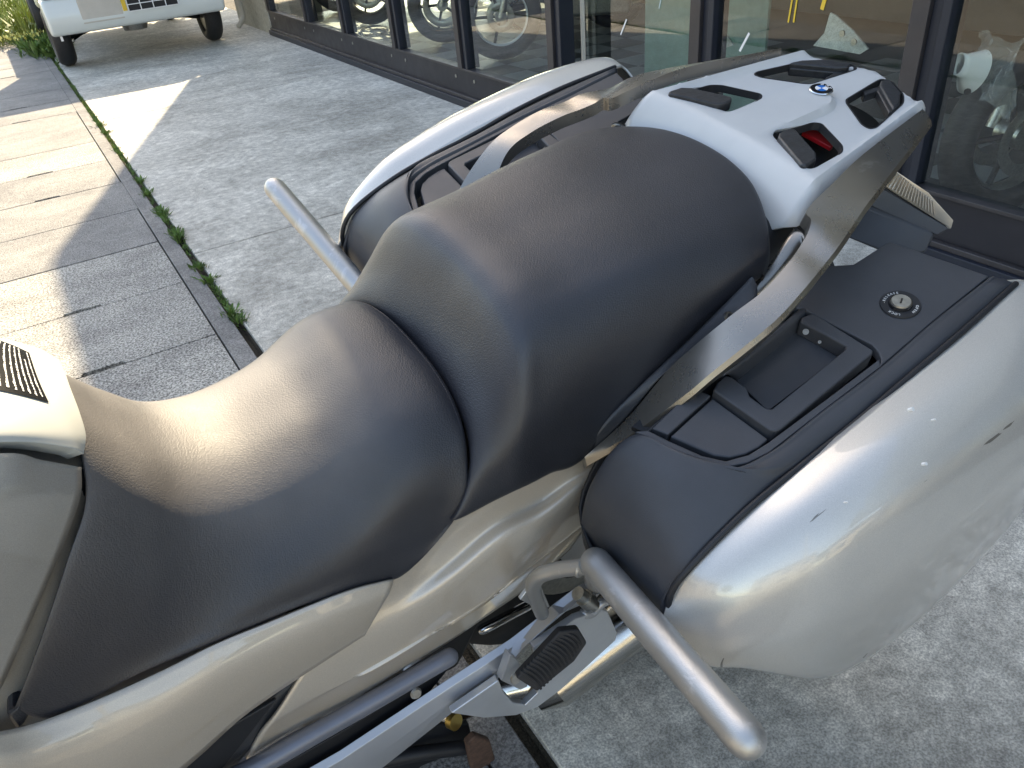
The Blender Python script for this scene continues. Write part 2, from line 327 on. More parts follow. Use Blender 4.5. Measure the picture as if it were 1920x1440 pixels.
def round_poly(pts, r, k=4):
    out = []; n = len(pts)
    for i in range(n):
        p = Vector(pts[i][:2]); a = Vector(pts[i-1][:2]); b = Vector(pts[(i+1) % n][:2])
        la, lb = (a-p).length, (b-p).length; rr = min(r, la*.45, lb*.45)
        s = p+(a-p)/la*rr; e = p+(b-p)/lb*rr
        for j in range(k+1):
            t = j/k; out.append((1-t)**2*s+2*t*(1-t)*p+t*t*e)
    return [tuple(v) for v in out]
def plate(name, outline, holes, hf, thick, m, parent=None, step=.012, bev=.0015, smooth=40, lines=()):
    """plate with holes: outline and holes in (u, v); hf(u, v) gives the height of its top face"""
    pts = []; edges = []
    for lp in [outline]+holes:
        s = len(pts); pts += [Vector(p) for p in lp]; edges += [(s+i, s+(i+1) % len(lp)) for i in range(len(lp))]
    for ln_ in lines:
        s = len(pts); pts += [Vector(p) for p in ln_]; edges += [(s+i, s+i+1) for i in range(len(ln_)-1)]
    us = [p[0] for p in outline]; vs = [p[1] for p in outline]
    def segd(p, lp):
        best = 9
        for i in range(len(lp)):
            a = Vector(lp[i-1]); b = Vector(lp[i]); t = max(0, min(1, (p-a).dot(b-a)/max(1e-9, (b-a).length_squared))); best = min(best, (p-a-(b-a)*t).length)
        return best
    u = min(us)
    while u < max(us):
        v = min(vs)
        while v < max(vs):
            p = Vector((u, v))
            if inside(p, outline) and not any(inside(p, h) for h in holes) and min(segd(p, l) for l in [outline]+holes) > step*.35 and all(min((p-Vector(q)).length for q in l) > step*.4 for l in lines): pts.append(p)
            v += step
        u += step
    r = delaunay_2d_cdt(pts, edges, [], 0, 1e-6); vv, ff = r[0], r[2]
    ff = [f for f in ff if inside(sum((vv[i] for i in f), Vector((0, 0)))/3, outline) and not any(inside(sum((vv[i] for i in f), Vector((0, 0)))/3, h) for h in holes)]
    me = mesh_of([(p.x, p.y, hf(p.x, p.y)) for p in vv], [tuple(f) for f in ff], name)
    if sum(p.normal.z for p in me.polygons) < 0: me.flip_normals()
    o = link(name, me, m, parent, smooth)
    sm = o.modifiers.new('thickness', 'SOLIDIFY'); sm.thickness = thick; sm.offset = -1
    if bev: b = o.modifiers.new('bevel', 'BEVEL'); b.width = bev; b.segments = 2; b.limit_method = 'ANGLE'; b.angle_limit = math.radians(50)
    return o
def disc(name, c, nrm, r, h, m, parent=None, n=28, r2=None, bev=0, side=1):
    c = Vector(c); nrm = Vector(nrm)
    if side < 0: c.y = -c.y; nrm.y = -nrm.y
    nrm.normalize()
    a = nrm.orthogonal().normalized(); b = nrm.cross(a); r2 = r if r2 is None else r2
    V = [c+(a*math.cos(2*math.pi*k/n)+b*math.sin(2*math.pi*k/n))*r for k in range(n)]+[c+nrm*h+(a*math.cos(2*math.pi*k/n)+b*math.sin(2*math.pi*k/n))*r2 for k in range(n)]
    F = [tuple(range(n)), tuple(range(2*n-1, n-1, -1))]+[(k, k+n, (k+1) % n+n, (k+1) % n) for k in range(n)]
    o = link(name, mesh_of(V, F, name), m, parent, 40)
    if bev: bevel(o, bev)
    return o
def ring(name, c, axis, R, r, m, parent=None, n=40, k=12, w=None, a0=0, a1=360):
    """torus or arc of one about an axis; w = half-width along the axis when flattened"""
    c = Vector(c); ax = Vector(axis).normalized(); a = ax.orthogonal().normalized()
    if abs(ax.z) < .9: a = Vector((0, 0, 1))-ax*ax.z; a.normalize()
    b = ax.cross(a); w = r if w is None else w; full = a1-a0 >= 360
    V, F = [], []; nn = n if full else n+1
    for i in range(nn):
        t = math.radians(a0+(a1-a0)*i/n); d = a*math.cos(t)+b*math.sin(t)
        for j in range(k):
            s = 2*math.pi*j/k; V.append(c+d*(R+r*math.cos(s))+ax*w*math.sin(s))
    for i in range(n):
        i2 = (i+1) % nn if full else i+1
        for j in range(k): F.append((i*k+j, i*k+(j+1) % k, i2*k+(j+1) % k, i2*k+j))
    return link(name, mesh_of(V, F, name), m, parent, 60)
def cyl2(name, a, b, r, m, parent=None, n=16, r2=None):
    a, b = Vector(a), Vector(b); return disc(name, a, b-a, r, (b-a).length, m, parent, n, r2)
def text_obj(name, items, m, parent):
    """flat lettering: items = (string, size, 4x4 matrix)"""
    V, F = [], []
    for s, size, mt in items:
        cu = bpy.data.curves.new('t', 'FONT'); cu.body = s; cu.size = size; cu.align_x = 'CENTER'; cu.align_y = 'CENTER'; cu.extrude = .00015
        ob = bpy.data.objects.new('t', cu); COL.objects.link(ob)
        dg = bpy.context.evaluated_depsgraph_get(); me = bpy.data.meshes.new_from_object(ob.evaluated_get(dg))
        s0 = len(V); V += [mt @ v.co for v in me.vertices]; F += [tuple(i+s0 for i in p.vertices) for p in me.polygons]
        bpy.data.objects.remove(ob); bpy.data.curves.remove(cu); bpy.data.meshes.remove(me)
    return link(name, mesh_of(V, F, name, recalc=False), m, parent)

# ================================================================ SETTING: ground, pavement, street
def sheet(name, x0, x1, y0, y1, z, m, parent=None, kind='structure'):
    me = mesh_of([(x0, y0, z), (x1, y0, z), (x1, y1, z), (x0, y1, z)], [(0, 1, 2, 3)], name)
    if me.polygons[0].normal.z < 0: me.flip_normals()
    o = link(name, me, m, parent)
    if kind: o['kind'] = kind
    return o
sheet('ground', -60, 60, -60, 60, -.06, M['soil'])
street = sheet('street', -9.0, -.475, -60, 60, -.012, M['asphalt'])
fc = box('forecourt', .362, 2.5, -20, 12.5, -.05, 0, M['concrete']); fc['kind'] = 'structure'
# forecourt slabs separated by narrow saw joints
bpy.data.objects.remove(fc)
fc = sheet('forecourt', .36, 2.6, -20, 12.5, -.02, M['soil'])
ys = [-20, -5.6, -2.6, 3.372, 6.30, 9.3, 12.5]
for a, b in zip(ys[:-1], ys[1:]):
    g = .004 if abs(a-3.372) < .01 or abs(b-3.372) < .01 else .0015
    box('concrete_slab', .368, 2.60, a+g, b-g, -.019, random.uniform(0, .0015), M['concrete'], fc, .002)
pv = sheet('pavement', -.475, .362, -20, 14, -.03, M['soil'])
box('kerb_strip', .272, .338, -20, 13.5, -.029, .0015, M['kerb'], pv, .003)
y0 = 3.111
for i in range(-8, 18):
    a = y0+(i-1)*.5265; b = a+.5265; mm = M['slab2'] if i in (0, 1, -1, 5) else M['slab']
    # two hand slots of each cover are cut in its near edge: outline with a notch
    zt = random.uniform(-.001, .0015); x0, x1 = -.467, (.2665 if i in (0, 1, 2, 4, 5, 6, 7) or i < 0 else .2715)
    g = .0032; s0, s1 = -.168+random.uniform(-.01, .01), -.03+random.uniform(-.01, .01)
    out = [(x0, a+g), (s0, a+g), (s0+.008, a+.024), (s1-.008, a+.024), (s1, a+g), (x1, a+g), (x1, b-g), (x0, b-g)]
    if i % 4 not in (0, 1): out = [out[0]]+out[5:]
    poly_ext('paving_slab', [(x, y, zt) for x, y in out], (0, 0, -.028), mm, pv, .0022)

# weeds in the joint: many small leaf blades, one mass
def blades(name, spots, m, parent=None, mats=None, kind='stuff', leafw=.35):
    V, F = [], []
    for (x, y, z, h, n, sp) in spots:
        for _ in range(n):
            a = random.uniform(0, 6.283); r = abs(random.gauss(0, sp)); bx, by = x+math.cos(a)*r*.6, y+math.sin(a)*r
            l = h*random.uniform(.5, 1.2); lean = random.uniform(.1, 1.1); b2 = a+random.uniform(-.8, .8)
            tip = Vector((bx+math.cos(b2)*l*lean, by+math.sin(b2)*l*lean, z+l*(1.1-lean*.5)))
            base = Vector((bx, by, z)); mid = (base+tip)/2+Vector((0, 0, l*.12)); w = l*leafw*random.uniform(.4, .9)
            sd_ = Vector((-math.sin(b2), math.cos(b2), 0))*w*.5
            s = len(V); V += [base, mid+sd_, tip, mid-sd_]; F.append((s, s+1, s+2, s+3))
    me = mesh_of(V, F, name, recalc=False); o = link(name, me, m, parent); o['kind'] = kind
    return o
sp = []
y = 2.7
while y < 10.5:
    dens = .5+.5*math.sin(y*5.1)+.35*math.sin(y*13+1)
    if random.random() < .35+.5*max(0, dens):
        sp.append((.352+random.gauss(0, .006), y, -.008, .014+.014*max(0, dens)*random.random(), random.randint(6, 12), .009))
    y += .012
for yy in (3.05, 3.20, 3.58, 3.63, 3.68, 3.98, 4.02, 2.62, 2.7, 4.35, 4.6, 5.9, 6.15): sp.append((.352, yy, -.006, .034, 60, .028))
blades('joint_weeds', sp, M['leaf'])
sp = [(.352+random.gauss(0, .008), random.uniform(5.1, 7.3), -.01, .020*random.uniform(.5, 1.2), 8, .011) for _ in range(210)]
blades('joint_weeds', sp, M['leafy'])
sp = [(.268+random.gauss(0, .003), random.uniform(4.2, 5.3), -.02, .018, 4, .006) for _ in range(36)]+[(.268, random.uniform(5.9, 6.6), -.02, .022, 4, .006) for _ in range(22)]
blades('joint_weeds', sp, M['leafy'])
# the rough verge beyond the pavement, top left of the picture
vg = sheet('verge', -1.2, .46, 10.6, 16.5, -.006, M['soil'])
sp = [(random.uniform(-.35, .44), random.uniform(11.0, 16), 0, random.uniform(.10, .34), 7, .06) for _ in range(900)]
blades('verge_grass', sp, M['leafy'], leafw=.12)
sp = [(random.gauss(.34, .09), random.gauss(10.35, .30), 0, random.uniform(.05, .16), 9, .05) for _ in range(240)]
w_ = blades('weed_clump', sp, M['leaf'], kind=None, leafw=.4); del w_['kind']
tag(w_, 'low green weed clump growing at the truck front wheel beside the pavement', 'weed')
sp = [(random.gauss(.20, .10), random.gauss(10.6, .2), .12, .04, 3, .03) for _ in range(50)]
fl = blades('flower', sp, M['flower'], w_, leafw=.9)

# ================================================================ SHOP BUILDING
shop = empty('shop_building', (2.34, 4, 0), 0, 'dark framed glass shop front with tiled floor and bikes behind the panes', 'shop')
def W(o, parent=shop):
    o.parent = parent; o.matrix_parent_inverse = Matrix.Translation(-Vector(parent.location)); return o
def sbox(name, *a, **k): return W(box(name, *a, **k))
XF = 2.34
# threshold and bottom rails (far bays stand a little proud of the near bays)
for (xa, ya, yb) in ((XF, 3.485, 8.72), (2.47, -6.0, 3.4845)):
    sbox('threshold', xa-.010, xa+.16, ya, yb, -.01, .045, M['gasket'], bev=.003)
    sbox('threshold_ledge', xa+.008, xa+.14, ya, yb, .045, .066, M['frame2'], bev=.003)
    sbox('bottom_rail', xa+.030, xa+.075, ya, yb, .066, .215, M['frame'], bev=.003)
    sbox('sill', xa+.018, xa+.082, ya, yb, .215, .229, M['frame2'], bev=.002)
    sbox('head_rail', xa+.0, xa+.12, ya, yb, 2.35, 2.5, M['frame'], bev=.003)
mull = [8.66, 7.504, 6.577, 5.570, 4.573, 3.546]
def mullion(xa, yc, w=1.0):
    sbox('mullion', xa+.012, xa+.088, yc-.004, yc+.050*w, .229, 2.35, M['frame2'], bev=.003)
    sbox('mullion', xa+.030, xa+.10, yc-.034*w, yc-.0045, .229, 2.35, M['gasket'], bev=.002)
    sbox('mullion', xa+.022, xa+.11, yc-.062*w, yc-.0345*w, .229, 2.35, M['gasket'], bev=.004)
for yc in mull: mullion(XF, yc)
mr = [2.63, 1.615, .55, -.55, -1.6, -2.7, -3.8, -4.9]
for yc in mr: mullion(2.47, yc, 1.15)
def panes(xa, cs, wl):
    for a, b in zip(cs[:-1], cs[1:]):
        sbox('window_pane', xa+.052, xa+.058, b+.051*wl, a-.0630*wl, .230, 2.349, M['glass'])
panes(XF, mull, 1.0); panes(2.47, [3.555]+mr, 1.15)
for i, yc in enumerate(mull):
    for dy in (.12, -.12):
        d = W(disc('rail_screw', (XF+.0295, yc+dy, .165), (-1, 0, 0), .011, .003, M['bolt'], n=12))
# rendered wall beyond the glazing, upper storey that throws the shade
sbox('end_wall', 2.36, 2.60, 8.721, 9.99, -.05, 2.6, M['wallc'], bev=.004)
sbox('upper_wall', 2.291, 2.75, -6.5, 9.99, 2.501, 5.575, M['wallc'])
sbox('roof', 2.30, 8.3, -6.5, 9.98, 5.576, 5.66, M['roof'])
sbox('back_wall', 8.0, 8.2, -6.4, 9.9, 0, 5.5, M['wallc'])
sbox('side_wall', 2.76, 3.30, 9.80, 9.97, -.05, 5.57, M['shopin'])
sbox('side_wall', 6.40, 7.99, 9.80, 9.97, -.05, 5.57, M['shopin'])
sbox('side_wall', 3.301, 6.399, 9.80, 9.97, 2.4, 5.57, M['shopin'])
sbox('side_window', 3.302, 6.398, 9.87, 9.876, .0, 2.399, M['glass'])
sbox('side_wall', 2.76, 7.99, -6.4, -6.2, -.05, 5.57, M['shopin'])
sbox('ceiling', 2.76, 7.99, -6.19, 9.79, 2.7, 2.76, M['shopin'])
sbox('display_panel', 5.8, 5.95, -6.1, 9.7, 0.02, 2.6, M['shopdark'])
# drain pipe against the wall
dp = tube('drain_pipe', [(2.31, 9.55, 2.4), (2.31, 9.55, 1.2), (2.31, 9.55, .30), (2.30, 9.53, .10), (2.22, 9.46, .035)], .028, M['cream'], sub=4)
tag(dp, 'cream plastic drain pipe running down the pale wall by the truck', 'drain pipe')
W(dp)
dp.parent = None
sbox('board', 3.02, 3.035, 2.75, 3.62, .0, 2.2, M['green'])
# tiled floor
sf = sheet('shop_floor', 2.40, 7.9, -6.1, 9.7, -.004, M['tile2'])
tm = {}
def tile_mesh(m):
    if m not in tm:
        o = box('floor_tile', -.1405, .1405, -.1405, .1405, 0, .012, M[m]); bevel(o, .001, 1); tm[m] = o.data; bpy.data.objects.remove(o)
    return tm[m]
n = 0
for i in range(0, 8):
    for j in range(-3, 33):
        x, y = 2.72+i*.284, .40+j*.284
        if n < 296 and y < 9.6:
            o = bpy.data.objects.new('floor_tile', tile_mesh('tile1' if (i+j) % 2 else 'tile2')); COL.objects.link(o); o.parent = sf; o.location = (x, y, -.002); n += 1

# things inside the shop ------------------------------------------------
def show_bike(loc, rz, label, paint, R=.30, disc_r=.15, rimc='bolt', arm=False, ext=1):
    t = empty('display_motorcycle', loc, rz, label, 'motorcycle', 'motorcycles on show behind the glass')
    def wheel(x):
        ty = ring('wheel', (x, 0, R), (0, 1, 0), R-.055, .055, M['rubber'], t, 48, 12, .06)
        ring('rim', (x, 0, R), (0, 1, 0), R-.105, .012, M[rimc], ty, 40, 8, .03)
        hb = disc('hub', (x, -.05, R), (0, 1, 0), .045, .1, M['bolt'], ty, 20)
        V = []
        for k in range(5):
            a = k*1.2566; tube('spoke', [(x+.03*math.cos(a), 0, R+.03*math.sin(a)), (x+(R-.11)*math.cos(a), 0, R+(R-.11)*math.sin(a))], .011, M['dark'], ty, 8, 1, False, cap=None)
        for s in (-1, 1):
            ring('brake_disc', (x, s*.07, R), (0, 1, 0), disc_r-.02, .022, M['bolt'], ty, 36, 6, .003)
        return ty
    wheel(0); wheel(-1.45*ext)
    for s in (-1, 1):
        tube('fork_leg', [(0, s*.095, R), (-.18*ext, s*.095, R+.55)], .026, M['bolt'], t, 14, 1, False, cap=None)
        tube('swingarm', [(-1.45*ext, s*.09, R), (-.85*ext, s*.08, R+.10)], .028, M['steelblue' if arm else 'bolt'], t, 14, 1, False, cap=None)
    body = [[(-.20, 0, .98), (-.22, -.10, .95), (-.22, -.12, .80), (-.30, 0, .70)], [(-.5, 0, 1.05), (-.5, -.16, .98), (-.52, -.15, .75), (-.5, 0, .55)],
            [(-.85, 0, .90), (-.85, -.15, .85), (-.85, -.14, .6), (-.85, 0, .45)], [(-1.3, 0, .92), (-1.3, -.12, .88), (-1.3, -.10, .78), (-1.3, 0, .72)], [(-1.65, 0, .98), (-1.65, -.07, .96), (-1.65, -.06, .9), (-1.65, 0, .88)]]
    body = [[(p[0]*ext, p[1], p[2]) for p in r] for r in body]
    surf('body', body, M[paint], t, mirror=True, nu=5, nv=4, thick=.004, smooth=60)
    poly_ext('engine', [(-.42*ext, -.17, .28), (-.95*ext, -.17, .26), (-1.0*ext, -.17, .55), (-.45*ext, -.17, .6)], (0, .34, 0), M['bolt'], t, .03)
    tube('exhaust', [(-.45*ext, -.19, .4), (-.8*ext, -.2, .25), (-1.5*ext, -.22, .38)], .035, M['steel'], t, 14, 4)
    return t
show_bike((3.2628, 6.5643, 0.0100), 2.6, 'black sport motorcycle with perforated brake disc behind the third window pane', 'dark', .30, .16)
show_bike((3.2453, 8.1514, 0.0100), 2.6, 'dark motorcycle with knobbly front tyre behind the second window pane', 'black', .31)
show_bike((3.3745, 9.3797, 0.0100), 2.6, 'motorcycle with bright chrome hub near the far end of the window', 'silver', .31, .12, 'chrome')
b_ = show_bike((3.2152, 5.5229, 0.0100), 2.65, 'white and pale blue motorcycle with white striped wheel rim behind the fourth pane', 'steelblue', .31, .10, 'ewhite', True)
show_bike((2.9652, 1.5026, 0.0100), 2.9, 'dim dark motorcycle whose front wheel faces the right-hand pane', 'dark', .30, .13)
# pale windscreens leaning behind the glass
def screen(pts, m, label, dots):
    o = poly_ext('windscreen', pts, (.012, .004, 0), M[m], None, .002)
    tag(o, label, 'windscreen', 'windscreens leaning behind the glass')
    for d in dots: disc('mounting_hole', Vector(d)-Vector((.012, 0, 0)), (1, 0, 0), .012, .006, M['bolt'], o, 14)
screen([(2.7200, 2.8888, 0.6671), (2.7200, 2.8476, 0.6658), (2.7000, 2.7205, 0.5927), (2.6800, 2.6199, 0.5304), (2.6600, 2.7424, 0.4864), (2.6600, 2.8468, 0.5013), (2.7000, 2.9025, 0.5753)], 'wallc', 'grey white curved windscreen leaning behind the pane left of the rack', [(2.6900, 2.7668, 0.6008), (2.6900, 2.7152, 0.5774)])
screen([(2.8000, 2.2346, 0.6742), (2.8000, 2.2082, 0.6687), (2.7800, 2.0994, 0.6245), (2.7500, 1.9993, 0.5758), (2.7300, 2.0179, 0.5581), (2.7300, 2.2396, 0.5632), (2.7600, 2.2178, 0.6080)], 'wallc', 'pale windscreen with two mounting holes behind the pane right of the rack', [(2.7450, 2.1144, 0.6209), (2.7400, 2.0527, 0.5979)])
# chromed cone cap hung in its plastic bag
cap = empty('exhaust_cap', (2.6200, 1.5258, 0.5993), 0, 'white chromed oval exhaust cap hanging in the right-hand window in torn plastic', 'exhaust cap')
def local(p): return Vector(p)-Vector(cap.location)
rr = []
c0, c1 = local((2.6000, 1.5479, 0.6081)), local((2.6600, 1.5321, 0.5730))
ax = (c1-c0).normalized()
def oval(c, a, b, tilt, n=32):
    out = []
    for k in range(n):
        t = 2*math.pi*k/n; out.append(c+Vector((.02*math.cos(t)*0, -a*math.cos(t)*math.cos(tilt)+b*math.sin(t)*math.sin(tilt), a*math.cos(t)*math.sin(tilt)+b*math.sin(t)*math.cos(tilt))))
    return out
A = oval(c0, .021, .036, -.15); B_ = oval(c0+Vector((.012, -.012, -.006)), .022, .038, -.15); C_ = oval(c1, .040, .073, -.35)
D_ = oval(c1+Vector((.01, -.006, 0)), .042, .075, -.35); IN = oval(c0, .018, .032, -.15)
V = IN+A+B_+C_+D_; nn = 32; F = []
for q in range(4):
    for k in range(nn): F.append((q*nn+k, q*nn+(k+1) % nn, (q+1)*nn+(k+1) % nn, (q+1)*nn+k))
link('cone', mesh_of(V, F, 'cone'), M['ewhite'], cap, 50)
for s_, q_ in ((1, .6), (-1, .5)):
    disc('mounting_hole', c1+Vector((-.012, .006*s_, .058*s_)), (1, 0, 0), .011, .006, M['dark'], cap, 16)
def film_mat():
    m, nt, p = new_mat('clear_plastic_film'); p.inputs['Base Color'].default_value = (.8, .82, .8, 1); p.inputs['Roughness'].default_value = .12; p.inputs['Alpha'].default_value = .22
    return m
M['film'] = film_mat()
V, F = [], []; nx, ny = 16, 20
for i in range(nx+1):
    for j in range(ny+1):
        a, b = i/nx, j/ny
        V.append(c1+Vector((.02+.03*math.sin(a*9+b*7)+.02*random.random(), .03-a*.15-.02*b, .10-b*.26*(.5+.5*a)+.012*math.sin(a*14)+.01*random.random())))
F = [(i*(ny+1)+j, i*(ny+1)+j+1, (i+1)*(ny+1)+j+1, (i+1)*(ny+1)+j) for i in range(nx) for j in range(ny)]
link('plastic_bag', mesh_of(V, F, 'plastic_bag', recalc=False), M['film'], cap)
# strips of tape and a label stuck to the panes
def strip(p, q, w, label, m='ewhite', x=2.345, name='tape_strip', cat='tape'):
    a, b = Vector(p), Vector(q); d = (b-a).normalized(); s = Vector((0, d.z, -d.y))*w/2
    o = poly_ext(name, [a+s, b+s, b-s, a-s], (-.0012, 0, 0), M[m], None, 0); tag(o, label, cat); return o
strip((2.5200, 3.1544, 0.6116), (2.5200, 3.1990, 0.5394), .008, 'short white tape strip on the glass left of the rack')
strip((2.5200, 2.3822, 0.6293), (2.5200, 2.4260, 0.5565), .010, 'slanted white tape strip on the glass just behind the rack')
strip((2.5200, 2.1851, 0.7698), (2.5200, 2.1929, 0.6857), .007, 'left of two thin yellow straps hanging behind the glass', 'yellow', cat='strap', name='yellow_strap')
strip((2.5200, 2.1630, 0.7713), (2.5200, 2.1678, 0.6880), .007, 'right of two thin yellow straps hanging behind the glass', 'yellow', cat='strap', name='yellow_strap')
strip((2.5200, 2.0383, 0.7834), (2.5200, 2.0473, 0.7412), .016, 'short wide yellow tag at the upper edge of the glass', 'yellow', cat='tag', name='yellow_tag')
strip((2.5200, 1.6146, 0.8017), (2.5200, 1.5899, 0.8110), .02, 'small red sticker at the upper edge of the right-hand pane', 'red', cat='sticker', name='red_sticker')
strip((2.5200, 1.6429, 0.7423), (2.5200, 1.6149, 0.7572), .016, 'small white paper label stuck beside the right mullion', 'ewhite', cat='label', name='paper_label')
strip((2.5200, 2.9156, 0.7107), (2.5200, 2.9251, 0.6755), .005, 'thin pale blue strip at the upper edge of the glass', 'steelblue', cat='tape')
for px, lab, w in ((1061, 'left cream edge strip standing inside beside the thick mullion', .018), (1096, 'right thin cream strip standing inside beside the thick mullion', .010)):
    a = {1061: ((2.5000, 3.6300, 0.6626), (2.5000, 3.6358, 0.3253)), 1096: ((2.5000, 3.4680, 0.6742), (2.5000, 3.4651, 0.3695))}[px]
    y_ = (a[0][1]+a[1][1])/2
    o = box('edge_strip', 2.48, 2.50, y_-w/2, y_+w/2, .0, 2.3, M['cream']); tag(o, lab, 'trim strip')

# ================================================================ WHITE KEI TRUCK
tr = empty('parked_truck', (1.14, 9.1, 0), 0, 'white parked light truck seen from its front bumper with dark tyres', 'truck')
def TW(o): o.parent = tr; o.matrix_parent_inverse = Matrix.Translation(-Vector(tr.location)); return o
def prof(name, x0, x1, pr, m, bev=.02):
    o = poly_ext(name, [(x0, y, z) for y, z in pr], (x1-x0, 0, 0), M[m], None, bev, seg=3); return TW(o)
prof('bumper', .372, 1.908, [(8.43, .40), (8.47, .315), (8.60, .30), (8.78, .34), (8.78, .60), (8.50, .60), (8.435, .50)], 'vanw', .03)
prof('cab', .385, 1.895, [(8.50, .602), (8.78, .602), (9.6, .45), (9.75, .45), (9.75, 1.70), (9.55, 1.76), (9.05, 1.76), (8.56, 1.08), (8.49, .85)], 'vanw', .04)
prof('windscreen', .46, 1.82, [(8.575, 1.13), (8.62, 1.13), (9.04, 1.70), (8.995, 1.70)], 'vglass', .004)
prof('cargo_bed', .385, 1.895, [(9.80, .62), (11.75, .62), (11.75, .95), (9.80, .95)], 'vanw', .02)
prof('chassis', .70, 1.58, [(8.8, .40), (11.6, .42), (11.6, .60), (8.8, .60)], 'dark', .01)
TW(box('shade_undertray', .58, 1.72, 8.62, 11.5, .30, .40, M['dark'], None, .01))  # added floor pan that blocks light, darkening the ground under the truck
TW(tube('front_axle', [(.56, 9.10, .24), (.80, 9.02, .30), (1.14, 8.98, .32), (1.5, 9.02, .30), (1.74, 9.10, .24)], .035, M['dark'], None, 10, 4))
TW(poly_ext('suspension_arm', [(.56, 9.06, .19), (.86, 8.92, .34), (.92, 8.96, .37), (.60, 9.12, .25)], (0, .05, 0), M['dark'], None, .01))
TW(disc('sump', (1.13, 8.98, .22), (0, 0, 1), .11, .09, M['bolt'], None, 20, .13))
for wx in (.375, 1.755):
    for wy in (8.98, 11.2):
        t_ = TW(ring('wheel', (wx+.075, wy, .262), (1, 0, 0), .20, .062, M['rubber'], None, 44, 14, .082))
        disc('rim', (wx+.02, wy, .262), (1, 0, 0), .15, .11, M['bolt'], t_, 30)
o = TW(poly_ext('number_plate_holder', [(.652, 8.432, .385), (1.000, 8.432, .385), (1.000, 8.425, .62), (.652, 8.425, .62)], (0, .012, 0), M['vanp'], None, .004))
TW(poly_ext('yellow_panel', [(1.004, 8.424, .44), (1.040, 8.424, .44), (1.040, 8.418, .64), (1.004, 8.418, .64)], (0, .016, 0), M['yellow'], None, .002))
gr = TW(poly_ext('grille', [(1.046, 8.424, .43), (1.485, 8.424, .43), (1.485, 8.418, .60), (1.046, 8.418, .60)], (0, .02, 0), M['dark'], None, .002))
for k in range(5): o = box('grille_bar', 1.044+k*.109, 1.052+k*.109, 8.410, 8.4165, .43, .60, M['ewhite']); TW(o)
for k in range(4): o = box('grille_bar', 1.0525, 1.478, 8.4105, 8.4160, .428+k*.055, .435+k*.055, M['ewhite']); TW(o)
for s_ in (0, 1):
    x_ = .43+s_*1.18
    TW(poly_ext('headlight', [(x_, 8.47, .66), (x_+.24, 8.47, .66), (x_+.24, 8.47, .80), (x_, 8.47, .80)], (0, .04, 0), M['lens'], None, .01))
    TW(tube('door_mirror', [(.40+s_*1.48, 8.75, 1.15), (.25+s_*1.78, 8.70, 1.25), (.22+s_*1.84, 8.70, 1.42)], .03, M['dark'], None, 10, 3))
TW(box('tow_hook', .43, .45, 8.50, 8.53, .27, .31, M['ewhite']))

# ================================================================ ACROSS THE STREET (seen mirrored in glass, paint and chrome)
def house(x, y, rz, w, d, h, m, label):
    t = empty('house', (x, y, -.01), rz, label, 'house', 'houses across the street')
    box('wall', -w/2, w/2, -d/2, d/2, 0, h, M[m], t)
    rf = poly_ext('roof', [(-w/2-.3, -d/2-.3, h), (w/2+.3, -d/2-.3, h), (w/2+.3, 0, h+1.5), (-w/2-.3, 0, h+1.5)], (0, 0, .12), M['roof'], t, 0)
    poly_ext('roof', [(-w/2-.3, d/2+.3, h), (w/2+.3, d/2+.3, h), (w/2+.3, 0, h+1.5), (-w/2-.3, 0, h+1.5)], (0, 0, .12), M['roof'], t, 0)
    for k in range(3):
        for z in (1.0, 3.6):
            if z+1.2 < h: box('window', -w/2+.9+k*w/3, -w/2+2.1+k*w/3, d/2+.002, d/2+.05, z, z+1.2, M['vglass'], t)
    return t
house(-13.5, -2, -math.pi/2, 9, 6, 5.4, 'cream', 'cream two storey house across the street from the shop')
house(-14.5, 11, -math.pi/2, 8, 6, 3.4, 'wallc', 'low grey house across the street farther along')
house(-4.5, -21, 0, 9, 6, 5.2, 'wallc', 'grey house at the end of the street behind the motorcycle')
house(7, -19, 0, 8, 6, 3.2, 'cream', 'low cream house beyond the forecourt end')
def tree(x, y, h, r, label):
    t = empty('tree', (x, y, -.05), 0, label, 'tree')
    tube('trunk', [(0, 0, 0), (.05, 0, h*.4), (0, .05, h*.7)], .13, M['bark'], t, 10, 3)
    V, F = [], []
    for _ in range(2600):
        d = Vector((random.gauss(0, 1), random.gauss(0, 1), random.gauss(0, 1))).normalized()*random.uniform(.35, 1)
        c = Vector((d.x*r, d.y*r, h*.75+d.z*r*.8)); a = Vector((random.gauss(0, 1), random.gauss(0, 1), random.gauss(0, 1))).normalized()*.14; b = a.orthogonal().normalized()*.10
        s = len(V); V += [c-a, c+b, c+a, c-b]; F.append((s, s+1, s+2, s+3))
    link('crown', mesh_of(V, F, 'crown', recalc=False), M['hedge'], t)
tree(-10.2, -9.5, 5, 1.9, 'round green tree standing by the street corner')
tree(1.5, -17, 4, 1.6, 'small green tree standing between the two far houses')
tree(3.15, 11.9, 2.6, 1.25, 'small leafy tree growing behind the pale wall past the shop corner')
up_ = tube('utility_pole', [(-.9, -9, -.05), (-.9, -9, 4), (-.9, -9, 8.5)], .15, M['bark'], None, 14, 2); tag(up_, 'tall concrete utility pole at the edge of the pavement', 'utility pole')

# ================================================================ THE MOTORCYCLE
# built in its own frame: x to the rear, y to its right side, z up; the root leans it onto its side stand
bike = empty('motorcycle', (0, 0, 0), 0, 'champagne silver touring motorcycle with black leather seat leaning on its stand', 'motorcycle')
bike.matrix_world = Matrix(((0.99961012, -0.02737078, 0.00551892, 0), (0.02792164, 0.97988898, -0.19758028, 0.92972249), (0, 0.19765734, 0.98027117, 0), (0, 0, 0, 1)))
def off(p, d): return tuple(a+b for a, b in zip(p, d))

